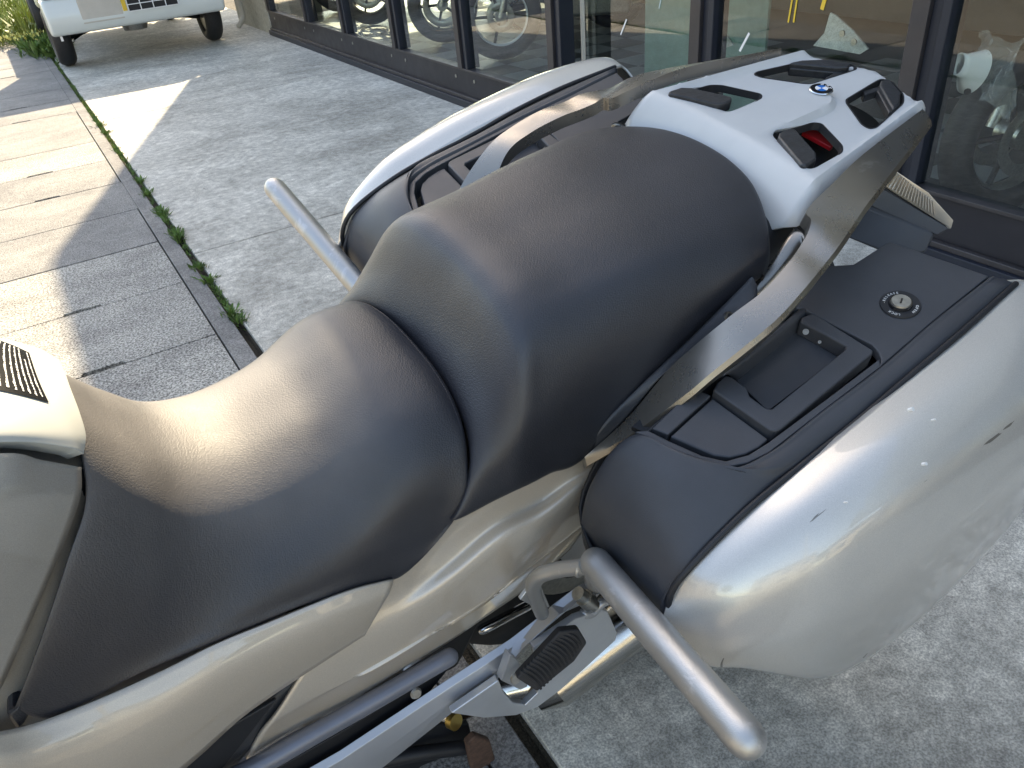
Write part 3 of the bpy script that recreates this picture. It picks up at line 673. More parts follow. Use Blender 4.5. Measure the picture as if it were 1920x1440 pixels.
# ---- rider seat
R_ = [
 [(-.072,0,.905),(-.073,-.04,.9),(-.078,-.075,.882),(-.09,-.1,.86),(-.115,-.122,.835),(-.145,-.14,.80),(-.178,-.155,.76),(-0.2109, -0.1650, 0.7209)],
 [(-.045,0,.858),(-.045,-.045,.853),(-.048,-.085,.836),(-.058,-.113,.808),(-.075,-.135,.78),(-.1,-.15,.755),(-.13,-.161,.73),(-0.1874, -0.1680, 0.6844)],
 [(-.005,0,.812),(-.005,-.048,.807),(-.008,-.09,.790),(-.015,-.12,.765),(-.03,-.142,.74),(-.05,-.157,.72),(-.07,-.167,.705),(-0.1178, -0.1720, 0.6936)],
 [(.055,0,.792),(.055,-.05,.788),(.053,-.095,.772),(.05,-.128,.746),(.038,-.15,.727),(.018,-.164,.712),(-.01,-.172,.70),(-0.0421, -0.1760, 0.6892)],
 [(.13,0,.80),(.13,-.05,.797),(.13,-.1,.78),(.127,-.138,.752),(.118,-.16,.728),(.1,-.171,.708),(.075,-.177,.69),(0.0462, -0.1800, 0.6829)],
 [(.20,0,.822),(.2,-.055,.819),(.2,-.108,.808),(.197,-.145,.784),(.187,-.166,.755),(.175,-.176,.72),(.16,-.181,.69),(0.1290, -0.1840, 0.6587)],
 [(.262,0,.822),(.262,-.055,.82),(.258,-.11,.81),(.25,-.15,.785),(.235,-.171,.755),(.217,-.181,.72),(.2,-.185,.69),(0.1689, -0.1870, 0.6553)],
 [(.292,0,.806),(.290,-.055,.806),(.284,-.105,.800),(.274,-.145,.785),(.26,-.173,.755),(.250,-.183,.735),(.238,-.186,.712),(0.2172, -0.1860, 0.6941)],
]
last = [off(p, (.000, .016 if p[1] < -.14 else 0, -.014 if p[1] > -.16 else .004)) for p in R_[-1]]
first = [off(p, (-.006, .003 if p[1] < 0 else 0, -.03)) for p in R_[0]]
rows = [first]+R_+[last]
rows = [r+[off(r[-1], (0, .022, -.005))] for r in rows]
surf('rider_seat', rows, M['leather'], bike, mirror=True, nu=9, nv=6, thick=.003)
st_v, st_f = [], []
rowp = [Vector(p) for p in R_[-1]]; rowq = [Vector(p) for p in R_[-2]]
rowp = [Vector((p.x, -p.y, p.z)) for p in reversed(rowp[1:])]+rowp; rowq = [Vector((p.x, -p.y, p.z)) for p in reversed(rowq[1:])]+rowq
k = 1.0
while k < len(rowp)-2:
    a = cr(rowp, k).lerp(cr(rowq, k), .14); b = cr(rowp, k+.045).lerp(cr(rowq, k+.045), .14); d = (b-a).normalized(); c = a+Vector((0, 0, .0018)); n_ = d.cross(Vector((0, 0, 1))).normalized()*.0006
    s0 = len(st_v); st_v += [c-n_, c+n_, c+(b-a)+n_, c+(b-a)-n_, c-n_-Vector((0, 0, .003)), c+n_-Vector((0, 0, .003)), c+(b-a)+n_-Vector((0, 0, .003)), c+(b-a)-n_-Vector((0, 0, .003))]
    st_f += [tuple(s0+i for i in f) for f in ((0, 1, 2, 3), (0, 4, 5, 1), (1, 5, 6, 2), (2, 6, 7, 3), (3, 7, 4, 0))]; k += .075
so = link('seam_stitching', mesh_of(st_v, st_f, 'seam_stitching'), M['padr'], [o for o in bike.children if o.name == 'rider_seat'][0]); so['kind'] = 'stuff'
# ---- passenger seat
P_ = [
 [(.299,0,.797),(.297,-.05,.80),(.291,-.095,.80),(.281,-.14,.788),(.266,-.172,.765),(.250,-.186,.74),(.232,-.192,.715)],
 [(.322,0,.848),(.320,-.05,.848),(.315,-.097,.844),(.307,-.140,.826),(.294,-.172,.795),(.284,-.188,.762),(0.2822, -0.1930, 0.7158)],
 [(.343,0,.893),(.341,-.05,.893),(.337,-.100,.888),(.329,-.145,.866),(.318,-.175,.824),(.309,-.191,.782),(0.3095, -0.1960, 0.7202)],
 [(.358,0,.912),(.357,-.05,.912),(.353,-.101,.907),(.346,-.146,.887),(.335,-.176,.842),(.328,-.191,.795),(0.3358, -0.1960, 0.7196)],
 [(.384,0,.921),(.383,-.05,.921),(.380,-.100,.916),(.374,-.143,.897),(.365,-.171,.856),(.360,-.189,.805),(0.3634, -0.1950, 0.7194)],
 [(.44,0,.927),(.44,-.05,.927),(.438,-.1,.921),(.435,-.14,.908),(.43,-.172,.87),(.427,-.190,.81),(0.4186, -0.1960, 0.7197)],
 [(.54,0,.940),(.54,-.05,.940),(.54,-.1,.936),(.54,-.145,.924),(.54,-.175,.89),(.54,-.19,.855),(0.5309, -0.1900, 0.8032)],
 [(.64,0,.946),(.64,-.05,.946),(.64,-.1,.943),(.638,-.148,.932),(.632,-.178,.912),(.628,-.187,.89),(0.6325, -0.1850, 0.8545)],
 [(.72,0,.951),(.72,-.05,.950),(.712,-.1,.944),(.695,-.145,.932),(.675,-.175,.915),(.668,-.184,.895),(0.6743, -0.1820, 0.8768)],
 [(.750,0,.948),(.746,-.045,.947),(.736,-.09,.941),(.715,-.135,.928),(.690,-.172,.910),(.680,-.182,.890),(.675,-.181,.875)],
]
front = [off(p, (.002 if p[1] > -.15 else .008, .014 if p[1] < -.15 else 0, -.018 if p[1] > -.16 else .004)) for p in P_[0]]
back = [off(p, (.004, 0, -.02)) for p in P_[-1]]; back2 = [off(p, (-.004, 0, -.05)) for p in P_[-1]]
rows = [front]+P_+[back, back2]
rows = [r+[off(r[-1], (0, .022, -.004))] for r in rows]
surf('passenger_seat', rows, M['leather'], bike, mirror=True, nu=9, nv=6, thick=.003)

# ---- rack plate with four openings
O1 = [(0.8225, -0.0361, 0.9723),(0.8869, -0.0465, 0.9787),(0.8938, -0.0560, 0.9794),(0.8702, -0.1109, 0.9770),(0.8579, -0.1215, 0.9758),(0.7936, -0.1334, 0.9694),(0.7838, -0.1303, 0.9684),(0.7832, -0.1154, 0.9683),(0.8123, -0.0440, 0.9712)]
O4 = [(0.9704, -0.0310, 0.9870),(1.0404, -0.0220, 0.9940),(1.0570, -0.0207, 0.9957),(1.0619, -0.0360, 0.9962),(1.0411, -0.0719, 0.9941),(1.0208, -0.0877, 0.9921),(0.9408, -0.1080, 0.9841),(0.9301, -0.1047, 0.9830),(0.9312, -0.0908, 0.9831),(0.9624, -0.0387, 0.9862)]
h1 = round_poly([p[:2] for p in O1], .006); h4 = round_poly([p[:2] for p in O4], .008)
mir = lambda l: [(p[0], -p[1]) for p in reversed(l)]
vf = -.158; uf = .745
edge_n = [(.735, 0), (.735, -.05), (.731, -.09), (.728, -.12), (.733, -.150), (.741, -.166), (.752, -.171), (.804, -.161), (.875, -.149), (.945, -.136), (1.028, -.124), (1.044, -.108), (1.064, -.064), (1.079, -.03)]
full = edge_n+[(1.083, 0)]+[(p[0], -p[1]) for p in reversed(edge_n[1:])]
def rack_h(u, v):
    a = abs(v); z = .89+.1*u-.25*v*v*0
    # sloping front skirt that meets the seat
    cf = .775-.10*(a/.16)**2*.12
    d = (cf+.008)-u
    if d > 0: z -= d*d*26+d*.30
    # chamfer along the sides and the tail
    ve = .158-(u-.747)*.171
    e = a-(ve-.001)
    if e > 0: z -= e*1.9
    er = u-(1.072-a*.36)
    if er > 0: z -= er*.9
    # tongue that carries the emblem, the plate beside and behind it lies lower
    cu = max(.72, min(.922, u)); dd = math.hypot(u-cu, a)
    w = max(0, min(1, (dd-.034)/.009)); w = w*w*(3-2*w); t = max(0, min(1, (u-.80)/.035))
    z -= .0075*w*t*max(0, min(1, (ve-.004-a)/.010))
    return z
def cline(d, s): # outline of the tongue at distance d
    o = [(u/100, s*d) for u in range(81, 93)]
    return [(.805, s*d)]+[(.81+.0075*k, s*d) for k in range(15)]+[(.922+d*math.sin(math.radians(a)), s*d*math.cos(math.radians(a))) for a in (12, 24, 36, 48, 60, 72, 84)]
def sline(e, s): return [(.760+.0075*k, s*(.158-(.760+.0075*k-.747)*.171+e)) for k in range(36)]
clean = lambda l: [p for p in l if inside(p, [(q[0], q[1]) for q in full]) and not any(inside(p, h) for h in (h1, h4, mir(h1), mir(h4)))]
def runs(l):
    ok = clean(l); out = [[]]
    for p in l:
        if p in ok: out[-1].append(p)
        elif out[-1]: out.append([])
    return [r for r in out if len(r) > 1]
LN = []
for s in (1, -1):
    for d in (.034, .043): LN += runs(cline(d, s))
    for e in (.001, -.004): LN += runs(sline(e, s))
plate('rack_plate', [(p[0], p[1]) for p in full], [h1, h4, mir(h1), mir(h4)], rack_h, .007, M['white'], bike, .0075, .0016, 32, LN)
# rubber pads and dark wells in the openings
def both(fn, *a, **k): return [fn(*a, side=s, **k) for s in (1, -1)]
for s in (1, -1):
    poly_ext('rack_pad', [(0.8149, -0.0510, 0.9765),(0.8298, -0.0514, 0.9790),(0.8361, -0.0584, 0.9796),(0.8125, -0.1135, 0.9772),(0.8019, -0.1246, 0.9762),(0.7803, -0.1274, 0.9730),(0.7777, -0.1221, 0.9728),(0.8053, -0.0573, 0.9755)], (0, 0, -.016), M['padr'], bike, .003, s, 3)
    poly_ext('rack_pad', [(1.0452, -0.0286, 0.9915),(1.0568, -0.0341, 0.9927),(1.0375, -0.0690, 0.9907),(1.0112, -0.0877, 0.9881),(0.9902, -0.0938, 0.9860),(1.0005, -0.0787, 0.9870),(1.0310, -0.0382, 0.9901)], (0, 0, -.018), M['padr'], bike, .003, s, 3)
    # well walls
    for hh, nm in ((h1, 'rack_well'), (h4, 'rack_well')):
        pts = [(p[0], p[1]) for p in hh]; cu = sum(p[0] for p in pts)/len(pts); cv = sum(p[1] for p in pts)/len(pts)
        V, F = [], []; n = len(pts)
        for q, (dz, sc) in enumerate(((-.007, 1.02), (-.017, 1.0))):
            for p in pts: V.append((cu+(p[0]-cu)*sc, (cv+(p[1]-cv)*sc)*s, .89+.1*p[0]+dz))
        for k in range(n): F.append((k, (k+1) % n, n+(k+1) % n, n+k))
        o = link(nm, mesh_of(V, F, nm), M['dark'], bike); m_ = o.modifiers.new('thickness', 'SOLIDIFY'); m_.thickness = .002
    poly_ext('rack_rib', [(1.0138, -0.0257, 0.9814),(1.0457, -0.0312, 0.9846),(0.9997, -0.0876, 0.9800),(0.9893, -0.0906, 0.9789),(1.0288, -0.0383, 0.9829),(1.0059, -0.0359, 0.9806)], (0, 0, -.012), M['padr'], bike, .002, s)
# tail shell under the rack, red lamp strip seen through the opening
rows = [[(.70,0,.93),(.70,-.08,.925),(.69,-.15,.905),(.68,-.165,.86),(.66,-.165,.80)],
        [(.80,0,.915),(.80,-.08,.915),(.80,-.125,.90),(.80,-.14,.86),(.78,-.135,.80)],
        [(.92,0,.935),(.92,-.06,.93),(.92,-.09,.91),(.92,-.10,.88),(.91,-.09,.83)],
        [(1.05,0,.94),(1.05,-.04,.935),(1.05,-.06,.92),(1.05,-.07,.89),(1.04,-.06,.86)]]
surf('tail_shell', rows, M['dark'], bike, mirror=True, nu=4, nv=4, thick=.004, side=1)
poly_ext('tail_lamp', [(0.8910, -0.0317, 0.9511),(0.9053, -0.0301, 0.9525),(0.9108, -0.0404, 0.9531),(0.8961, -0.0821, 0.9516),(0.8891, -0.0836, 0.9509)], (0, 0, -.006), M['red'], bike, .001)
# round emblem
ec = Vector((0.9522, -0.0011, 0.9867)); ec.y = 0
en = Vector((-.1, 0, 1)).normalized()
em = disc('emblem', ec, en, .0165, .0012, M['chrome'], bike, 40, .0155)
disc('emblem_ring', ec+en*.0013, en, .0148, .0004, M['eblack'], em, 40)
for q in range(4):
    a0 = q*math.pi/2+.06; V = [ec+en*.0019]
    X = Vector((1, 0, .1)).normalized(); Y = Vector((0, 1, 0))
    for k in range(9):
        a = a0+(math.pi/2-.0)*k/8-.06; V.append(ec+en*.0019+(X*math.cos(a)+Y*math.sin(a))*.0088)
    me = mesh_of(V, [(0, k, k+1) for k in range(1, 9)], 'emblem_quarter'); 
    link('emblem_quarter', me, M['blue'] if q % 2 == 0 else M['ewhite'], em)
def flat_mat(c, n, x, s=1):
    n = Vector(n).normalized(); x = Vector(x); x = (x-n*x.dot(n)).normalized(); y = n.cross(x)
    m = Matrix((x, y, n)).transposed().to_4x4(); m.translation = Vector(c); return m
it = []
for ch, a in (('B', 128), ('M', 90), ('W', 52)):
    a = math.radians(a); up = Vector((-math.sin(a)*0, 0, 0))
    # reading direction faces the rear of the bike
    d = X*math.sin(a)+Y*math.cos(a)*-1
    it.append((ch, .0062, flat_mat(ec+en*.0020+d*.0118, en, Vector((0, -1, 0))*math.sin(a)*-1*-1+X*-math.cos(a)*-1)))
text_obj('emblem_letters', it, M['ewhite'], em)

# ---- grab rails
rin = [(0.4115, -0.1960, 0.7171),(0.4625, -0.2050, 0.7641),(0.5114, -0.2080, 0.8187),(0.5392, -0.2150, 0.8498),(0.5740, -0.2280, 0.8895),(0.6166, -0.2300, 0.9084),(0.6622, -0.2210, 0.9252),(0.6888, -0.2120, 0.9334),(0.7084, -0.2040, 0.9414),(0.7191, -0.1960, 0.9510),(0.7260, -0.1820, 0.9552),(0.7760, -0.1720, 0.9699),(0.8455, -0.1580, 0.9854),(1.0048, -0.1250, 0.9948)]
rout = [(0.4123, -0.1980, 0.7117),(0.4552, -0.2280, 0.7657),(0.4989, -0.2520, 0.8240),(0.5245, -0.2600, 0.8520),(0.5679, -0.2680, 0.8849),(0.6050, -0.2680, 0.9029),(0.6498, -0.2600, 0.9212),(0.6868, -0.2500, 0.9306),(0.7164, -0.2420, 0.9410),(0.7565, -0.2270, 0.9469),(0.7847, -0.2180, 0.9593),(0.8167, -0.2080, 0.9664),(0.8867, -0.1840, 0.9740),(1.0096, -0.1400, 0.9832)]
for s in (1, -1):
    top, outer = [], []
    V = []; n = len(rin)
    pin = [Vector(p) for p in rin]; po = [Vector(p) for p in rout]
    N_ = 8; A_ = [cr(pin, i/N_) for i in range((n-1)*N_+1)]; B2 = [cr(po, i/N_) for i in range((n-1)*N_+1)]
    for a, b in zip(A_, B2):
        w = (b-a).length; k = min(.018, .008+w*.25)
        i1 = a+Vector((0, .003, -k)); e = b+Vector((0, -.004, -.006)); o1 = b+Vector((0, .001, -k-.006))
        for p in (a, a.lerp(b, .5)+Vector((0, 0, .0012)), b, e, o1, i1): V.append((p.x, p.y*s, p.z))
    F = []; c = 6
    for i in range(len(A_)-1):
        for j in range(c): F.append((i*c+j, i*c+(j+1) % c, (i+1)*c+(j+1) % c, (i+1)*c+j))
    F.append(tuple(range(c))); F.append(tuple((len(A_)-1)*c+k for k in range(c)))
    o = link('grab_rail', mesh_of(V, F, 'grab_rail'), M['rail'], bike, 28)
    # black trim blade between seat and rail
    rows = [[(0.4148, -0.1920, 0.7152),(0.4162, -0.1940, 0.7114),(0.4165, -0.1950, 0.7092)],[(0.4329, -0.1970, 0.7595),(0.4492, -0.2020, 0.7595),(0.4609, -0.2030, 0.7586)],[(0.4806, -0.1960, 0.7978),(0.4977, -0.2030, 0.8061),(0.5083, -0.2060, 0.8144)],[(0.5594, -0.1950, 0.8444),(0.5580, -0.2050, 0.8464),(0.5539, -0.2150, 0.8513)],[(0.6404, -0.1890, 0.8874),(0.6401, -0.2000, 0.8812),(0.6311, -0.2120, 0.8759)],[(0.6518, -0.1880, 0.8888),(0.6527, -0.1960, 0.8777),(0.6469, -0.2050, 0.8618)]]
    surf('seat_trim', rows, M['black'], bike, nu=5, nv=3, thick=.012, side=s)
    sc = disc('trim_screw', (0.5873, -0.2160, 0.8743), (0, -.5, .86), .0065, .003, M['screw'], bike, 20, .0055, side=s)
    disc('socket', Vector((0.5873, -0.2160, 0.8743))+Vector((0, -.0016, .0028)), (0, -.5, .86), .003, .0006, M['dark'], sc, 6, side=s)
    # tail cowl in bronze behind the seat
    rows = [[(0.6544, -0.1860, 0.8546),(0.6696, -0.1940, 0.8538),(0.6867, -0.1960, 0.8400)],[(0.6928, -0.1760, 0.8823),(0.6969, -0.1900, 0.8812),(0.7059, -0.1960, 0.8655)],[(0.7224, -0.1680, 0.9027),(0.7279, -0.1840, 0.9021),(0.7290, -0.1920, 0.8867)],[(0.7464, -0.1600, 0.9136),(0.7412, -0.1750, 0.9157),(0.7348, -0.1860, 0.9124)]]
    surf('tail_cowl', rows, M['rail'], bike, nu=5, nv=4, thick=.004, side=s)
    # rear light block
    poly_ext('signal_housing', [(.935,-.12,.815),(.984,-.12,.848),(1.036,-.20,.832),(1.030,-.203,.800),(.995,-.18,.79)], (-.002, .10, .02), M['black'], bike, .006, s, 3)
    poly_ext('signal_housing', [(.984,-.115,.848),(.991,-.115,.880),(1.06,-.205,.834),(1.036,-.203,.828)], (-.008, .08, .002), M['black'], bike, .003, s, 2)
    tl = poly_ext('signal_lens', [(.992,-.115,.882),(1.006,-.115,.903),(1.035,-.165,.880),(1.062,-.203,.846),(1.060,-.206,.834)], (.004, .006, -.004), M['lens'], bike, .001, s, 2)
    for k in range(18):
        f = k/18; a = Vector((.993, -.119, .8825)).lerp(Vector((1.045, -.188, .848)), f); b = Vector((1.006, -.119, .9015)).lerp(Vector((1.040, -.178, .868)), f)
        a.x -= .002; b.x -= .002; a.z += .0015; b.z += .0015
        if s < 0: a.y = -a.y; b.y = -b.y
        tube('lens_rib', [a, b], .0011, M['lens'], tl, 6, 1, False, cap=None)

# ---- panniers
seam = [(0.3685, -0.4040, 0.6787),(0.3671, -0.3960, 0.7275),(0.3927, -0.3950, 0.7624),(0.4614, -0.3910, 0.7977),(0.5337, -0.3900, 0.8193),(0.6119, -0.3880, 0.8385),(0.6931, -0.3850, 0.8626),(0.7836, -0.3800, 0.8841),(0.8908, -0.3700, 0.9030)]
def tp(u, v, dz=0): return (u, v, .7005+.235*u+dz)
for s in (1, -1):
    # sloped band from the shoulder line to the lid seam, and the rounded nose
    cz = [(0.4210, -0.2750, 0.5288),(0.3854, -0.2520, 0.6301),(0.3811, -0.2470, 0.7166),(0.4033, -0.2470, 0.7757),(0.4301, -0.2557, 0.8016),(0.4386, -0.2846, 0.8036),(0.4653, -0.3452, 0.8098),(0.5145, -0.3627, 0.8214),(0.5921, -0.3610, 0.8397),(0.6813, -0.3599, 0.8606),(0.7758, -0.3531, 0.8828),(0.8745, -0.3501, 0.9060)]
    sz = [(0.3680, -0.4020, 0.6751),(0.3686, -0.3960, 0.7109),(0.3855, -0.3940, 0.7507),(0.4241, -0.3920, 0.7799),(0.4628, -0.3900, 0.7965),(0.4995, -0.3890, 0.8067),(0.5281, -0.3890, 0.8159),(0.5630, -0.3880, 0.8241),(0.6312, -0.3860, 0.8402),(0.7056, -0.3830, 0.8621),(0.7927, -0.3780, 0.8827),(0.8907, -0.3690, 0.9024)]
    am = [.022, .012, .011, .013, .016, .017, .010, .006, .005, .005, .005, .004]
    band = []
    for c__, s__, a_ in zip(cz, sz, am):
        c__, s__ = Vector(c__), Vector(s__); row = [tuple(c__+Vector((.004, .012, -.024)))]
        for k in range(7):
            f = k/6; row.append(tuple(c__.lerp(s__, f)+Vector((-.22, -.64, .72))*(a_*4*f*(1-f))))
        row.append(tuple(s__+Vector((0, .004, -.010)))); band.append(row)
    shell = surf('pannier', band, M['black'], bike, nu=6, nv=4, thick=.004, side=s, smooth=60)
    # inner and lower body of the case
    body = [[(.36,-.20,.72),(.42,-.20,.79),(.50,-.20,.80)],[(.35,-.24,.70),(.38,-.245,.76),(.45,-.25,.78)],
            [(.36,-.30,.62),(.37,-.32,.66),(.40,-.36,.70)],[(.40,-.385,.58),(.40,-.388,.62),(.42,-.39,.70)]]
    low = [[(.375,-.385,.66),(.37,-.30,.64),(.39,-.22,.66),(.44,-.20,.74)],[(.44,-.388,.50),(.43,-.30,.48),(.46,-.22,.50),(.60,-.20,.60)],[(.62,-.388,.42),(.62,-.30,.40),(.64,-.22,.42),(.80,-.20,.60)],[(.90,-.385,.50),(.90,-.30,.48),(.90,-.22,.48),(.92,-.20,.62)],[(.95,-.37,.66),(.95,-.30,.64),(.93,-.22,.64),(.90,-.20,.80)]]
    surf('lower_case', low, M['dark'], shell, nu=5, nv=4, thick=.004, side=s)
    # dark seal along the seam
    tube('lid_seal', [off(p, (0, -.0025, .0005)) for p in seam], .0036, M['dark'], shell, 8, 4, side=s)
    # lid
    lid = [
     [(.357,-.404,.699),(.359,-.411,.693),(.362,-.417,.684),(.366,-.422,.672),(.370,-.426,.660),(.375,-.428,.648)],
     [(.369,-.398,.722),(.372,-.418,.720),(.376,-.434,.708),(.380,-.445,.690),(.384,-.452,.668),(.388,-.455,.645)],
     [(.393,-.397,.760),(.399,-.427,.762),(.403,-.451,.745),(.405,-.467,.715),(.404,-.475,.687),(0.4164, -0.4770, 0.6460)],
     [(.463,-.393,.796),(.469,-.433,.807),(.472,-.468,.787),(.471,-.491,.748),(.466,-.503,.700),(0.4677, -0.5050, 0.6219)],
     [(.535,-.392,.821),(.541,-.436,.833),(.544,-.473,.813),(.542,-.499,.768),(.535,-.514,.705),(0.5240, -0.5170, 0.5753)],
     [(.607,-.391,.842),(.613,-.436,.854),(.617,-.476,.834),(.616,-.503,.788),(.610,-.519,.722),(0.6013, -0.5230, 0.5255)],
     [(.700,-.387,.865),(.706,-.434,.875),(.710,-.476,.855),(.710,-.504,.808),(.706,-.520,.742),(0.7066, -0.5250, 0.5033)],
     [(.790,-.382,.884),(.796,-.430,.892),(.800,-.473,.871),(.800,-.502,.822),(.797,-.518,.757),(0.8128, -0.5220, 0.5252)],
     [(.890,-.373,.903),(.896,-.421,.903),(.901,-.462,.878),(.902,-.491,.828),(.900,-.507,.762),(0.8957, -0.5140, 0.5871)],
     [(.912,-.370,.900),(.924,-.410,.893),(.936,-.445,.862),(.944,-.470,.808),(.952,-.483,.742),(.958,-.478,.64)],
     [(.922,-.352,.885),(.940,-.374,.870),(.956,-.392,.835),(.966,-.404,.780),(.975,-.408,.720),(.98,-.405,.64)]]
    lid2 = []
    for r in lid:
        q = .25 if len(lid2) < 1 else (.5 if len(lid2) < 2 else 1); e = Vector(r[-1]); d = Vector((0, .045, -.035))*q; f = Vector((0, .10, -.045))*q; lid2.append(r+[tuple(e+d), tuple(e+f)])
    ld = surf('lid', lid2, M['silver'], shell, nu=8, nv=7, thick=.004, side=s, smooth=70)
    if s > 0:
        for q, r_ in (((0.5698, -0.4520, 0.9314), .0021), ((0.5953, -0.4780, 0.8653), .0018), ((0.5859, -0.4680, 0.9233), .0009), ((0.5063, -0.4620, 0.8493), .0009)):
            disc('paint_chip', Vector(q)+Vector((0, .004, -.002)), (0, -.6, .8), r_, .0045, M['print'], ld, 7)
    # rear deck with the lock
    DK = [(0.6968, -0.2116, 0.8642),(0.7129, -0.2147, 0.8680),(0.7597, -0.2083, 0.8790),(0.7856, -0.2302, 0.8851),(0.8461, -0.2322, 0.8993),(0.8748, -0.3478, 0.9061),(0.7771, -0.3520, 0.8831),(0.6825, -0.3589, 0.8609),(0.6927, -0.3515, 0.8633),(0.6978, -0.3435, 0.8645),(0.7018, -0.3321, 0.8654),(0.6892, -0.2416, 0.8625),(0.6841, -0.2367, 0.8613)]
    dk = poly_ext('deck_panel', DK, (0, 0, -.012), M['black'], shell, .002, s)
    # rim between tray and shoulder
    rim_o = [(0.6844, -0.3589, 0.8608),(0.5931, -0.3603, 0.8394),(0.5166, -0.3622, 0.8214),(0.4906, -0.3571, 0.8153),(0.4660, -0.3445, 0.8095),(0.4495, -0.3144, 0.8056),(0.4393, -0.2838, 0.8032),(0.4306, -0.2498, 0.8012)]
    rim_i = [(0.6923, -0.3506, 0.8627),(0.6097, -0.3521, 0.8433),(0.5243, -0.3529, 0.8232),(0.4999, -0.3512, 0.8175),(0.4771, -0.3419, 0.8121),(0.4637, -0.3214, 0.8090),(0.4502, -0.2841, 0.8058),(0.4427, -0.2586, 0.8040)]
    for q in range(1):
        V = []; n = len(rim_o)
        for a, b in zip(rim_o, rim_i):
            a, b = Vector(a), Vector(b)
            for p in (a, b, b+Vector((0, .003, -.03)), a+Vector((0, 0, -.012))): V.append((p.x, p.y*s, p.z))
        F = [(i*4+j, i*4+(j+1) % 4, (i+1)*4+(j+1) % 4, (i+1)*4+j) for i in range(n-1) for j in range(4)]+[(0, 1, 2, 3), tuple((n-1)*4+j for j in range(4))]
        o = link('tray_rim', mesh_of(V, F, 'tray_rim'), M['black'], shell); bevel(o, .0018, 2, 30)
    # recessed tray floor
    poly_ext('tray_floor', [(0.4529, -0.2245, 0.7729),(0.4678, -0.2672, 0.7764),(0.4976, -0.3325, 0.7834),(0.5490, -0.3433, 0.7955),(0.7272, -0.3384, 0.8374),(0.7410, -0.3152, 0.8406),(0.7254, -0.2150, 0.8370),(0.7048, -0.1819, 0.8321)], (0, 0, -.006), M['dark'], shell, 0, s)
    # front flap of the carrying latch
    poly_ext('latch_cover', [(0.4582, -0.2777, 0.8022),(0.5267, -0.2684, 0.8183),(0.5322, -0.3476, 0.8196),(0.5181, -0.3488, 0.8163),(0.5015, -0.3459, 0.8123),(0.4861, -0.3387, 0.8087),(0.4761, -0.3256, 0.8064)], (0, 0, -.024), M['black'], shell, .0022, s, 3)
    poly_ext('tray_strip', [(0.4495, -0.2568, 0.8011),(0.5196, -0.2447, 0.8176),(0.5276, -0.2654, 0.8195),(0.4572, -0.2751, 0.8030)], (0, 0, -.024), M['black'], shell, .0018, s)
    # U-shaped carrying handle
    hp = [(0.5302, -0.2636, 0.8251),(0.5414, -0.2583, 0.8277),(0.5551, -0.2571, 0.8309),(0.5582, -0.2632, 0.8317),(0.5590, -0.2765, 0.8319),(0.5593, -0.2870, 0.8319),(0.5537, -0.2960, 0.8306),(0.5551, -0.3200, 0.8309),(0.5583, -0.3239, 0.8317),(0.6757, -0.3174, 0.8593),(0.6802, -0.3140, 0.8604),(0.6779, -0.2963, 0.8598),(0.6771, -0.2877, 0.8596),(0.6720, -0.2550, 0.8584),(0.6784, -0.2505, 0.8599),(0.6908, -0.2541, 0.8628),(0.6932, -0.2599, 0.8634),(0.6966, -0.3381, 0.8642),(0.6910, -0.3415, 0.8629),(0.5474, -0.3492, 0.8291),(0.5409, -0.3481, 0.8276),(0.5367, -0.3425, 0.8266)]
    hd = poly_ext('carrying_handle', hp, (0, 0, -.020), M['black'], shell, .003, s, 3)
    # rounded inner wall of the hand pocket and the pocket floor
    surf('hand_pocket', [[(0.5502, -0.2467, 0.8158),(0.5517, -0.2517, 0.8291),(0.5593, -0.2574, 0.8299),(0.5746, -0.2611, 0.8135)],[(0.6109, -0.2412, 0.8301),(0.6107, -0.2474, 0.8430),(0.6193, -0.2541, 0.8440),(0.6379, -0.2570, 0.8244)],[(0.6874, -0.2360, 0.8480),(0.6874, -0.2396, 0.8610),(0.6925, -0.2467, 0.8612),(0.7031, -0.2505, 0.8397)]], M['black'], shell, nu=4, nv=4, thick=.004, side=s)
    poly_ext('pocket_floor', [(0.5743, -0.2590, 0.8155),(0.5691, -0.3142, 0.8142),(0.6969, -0.3101, 0.8443),(0.6968, -0.2459, 0.8443)], (0, 0, -.003), M['black'], shell, 0, s)
    for (px, r) in (((0.6703, -0.2669, 0.8520), .0036), ((0.6707, -0.2877, 0.8511), .0020)):
        disc('handle_screw', px, (-.75, -.4, .5), r, .0015, M['screw'], hd, 16, side=s)
    # shadowed side wall under the rail
    poly_ext('inner_wall', [(0.4316, -0.2552, 0.7959),(0.4494, -0.2574, 0.7991),(0.5460, -0.2507, 0.8228),(0.6839, -0.2348, 0.8552),(0.6865, -0.2238, 0.8558),(0.6156, -0.2371, 0.8392),(0.5491, -0.2429, 0.8235),(0.5057, -0.2474, 0.8133),(0.4637, -0.2518, 0.8035)], (0, 0, -.05), M['dark'], shell, .002, s)
    # lock
    lc = Vector((0.7695, -0.3120, 0.8821)); ln = Vector((-.235, 0, 1)).normalized(); lcs = Vector((lc.x, lc.y*s, lc.z))
    lk = disc('lock', lcs, ln, .0225, .0012, M['dark'], shell, 44, .0218)
    disc('lock_collar', lcs+ln*.0012, ln, .0135, .0035, M['eblack'], lk, 36, .0125)
    disc('lock_barrel', lcs+ln*.0047, ln, .0112, .0016, M['bolt'], lk, 36, .0105)
    ks = Vector((.9, .45*s, 0)); ks = (ks-ln*ks.dot(ln)).normalized(); kt = ln.cross(ks)
    c_ = lcs+ln*.0064
    link('key_slot', mesh_of([c_+ks*.0045+kt*.0011, c_-ks*.0045+kt*.0011, c_-ks*.0045-kt*.0011, c_+ks*.0045-kt*.0011], [(0, 1, 2, 3)], 'key_slot'), M['eblack'], lk)
    it = []
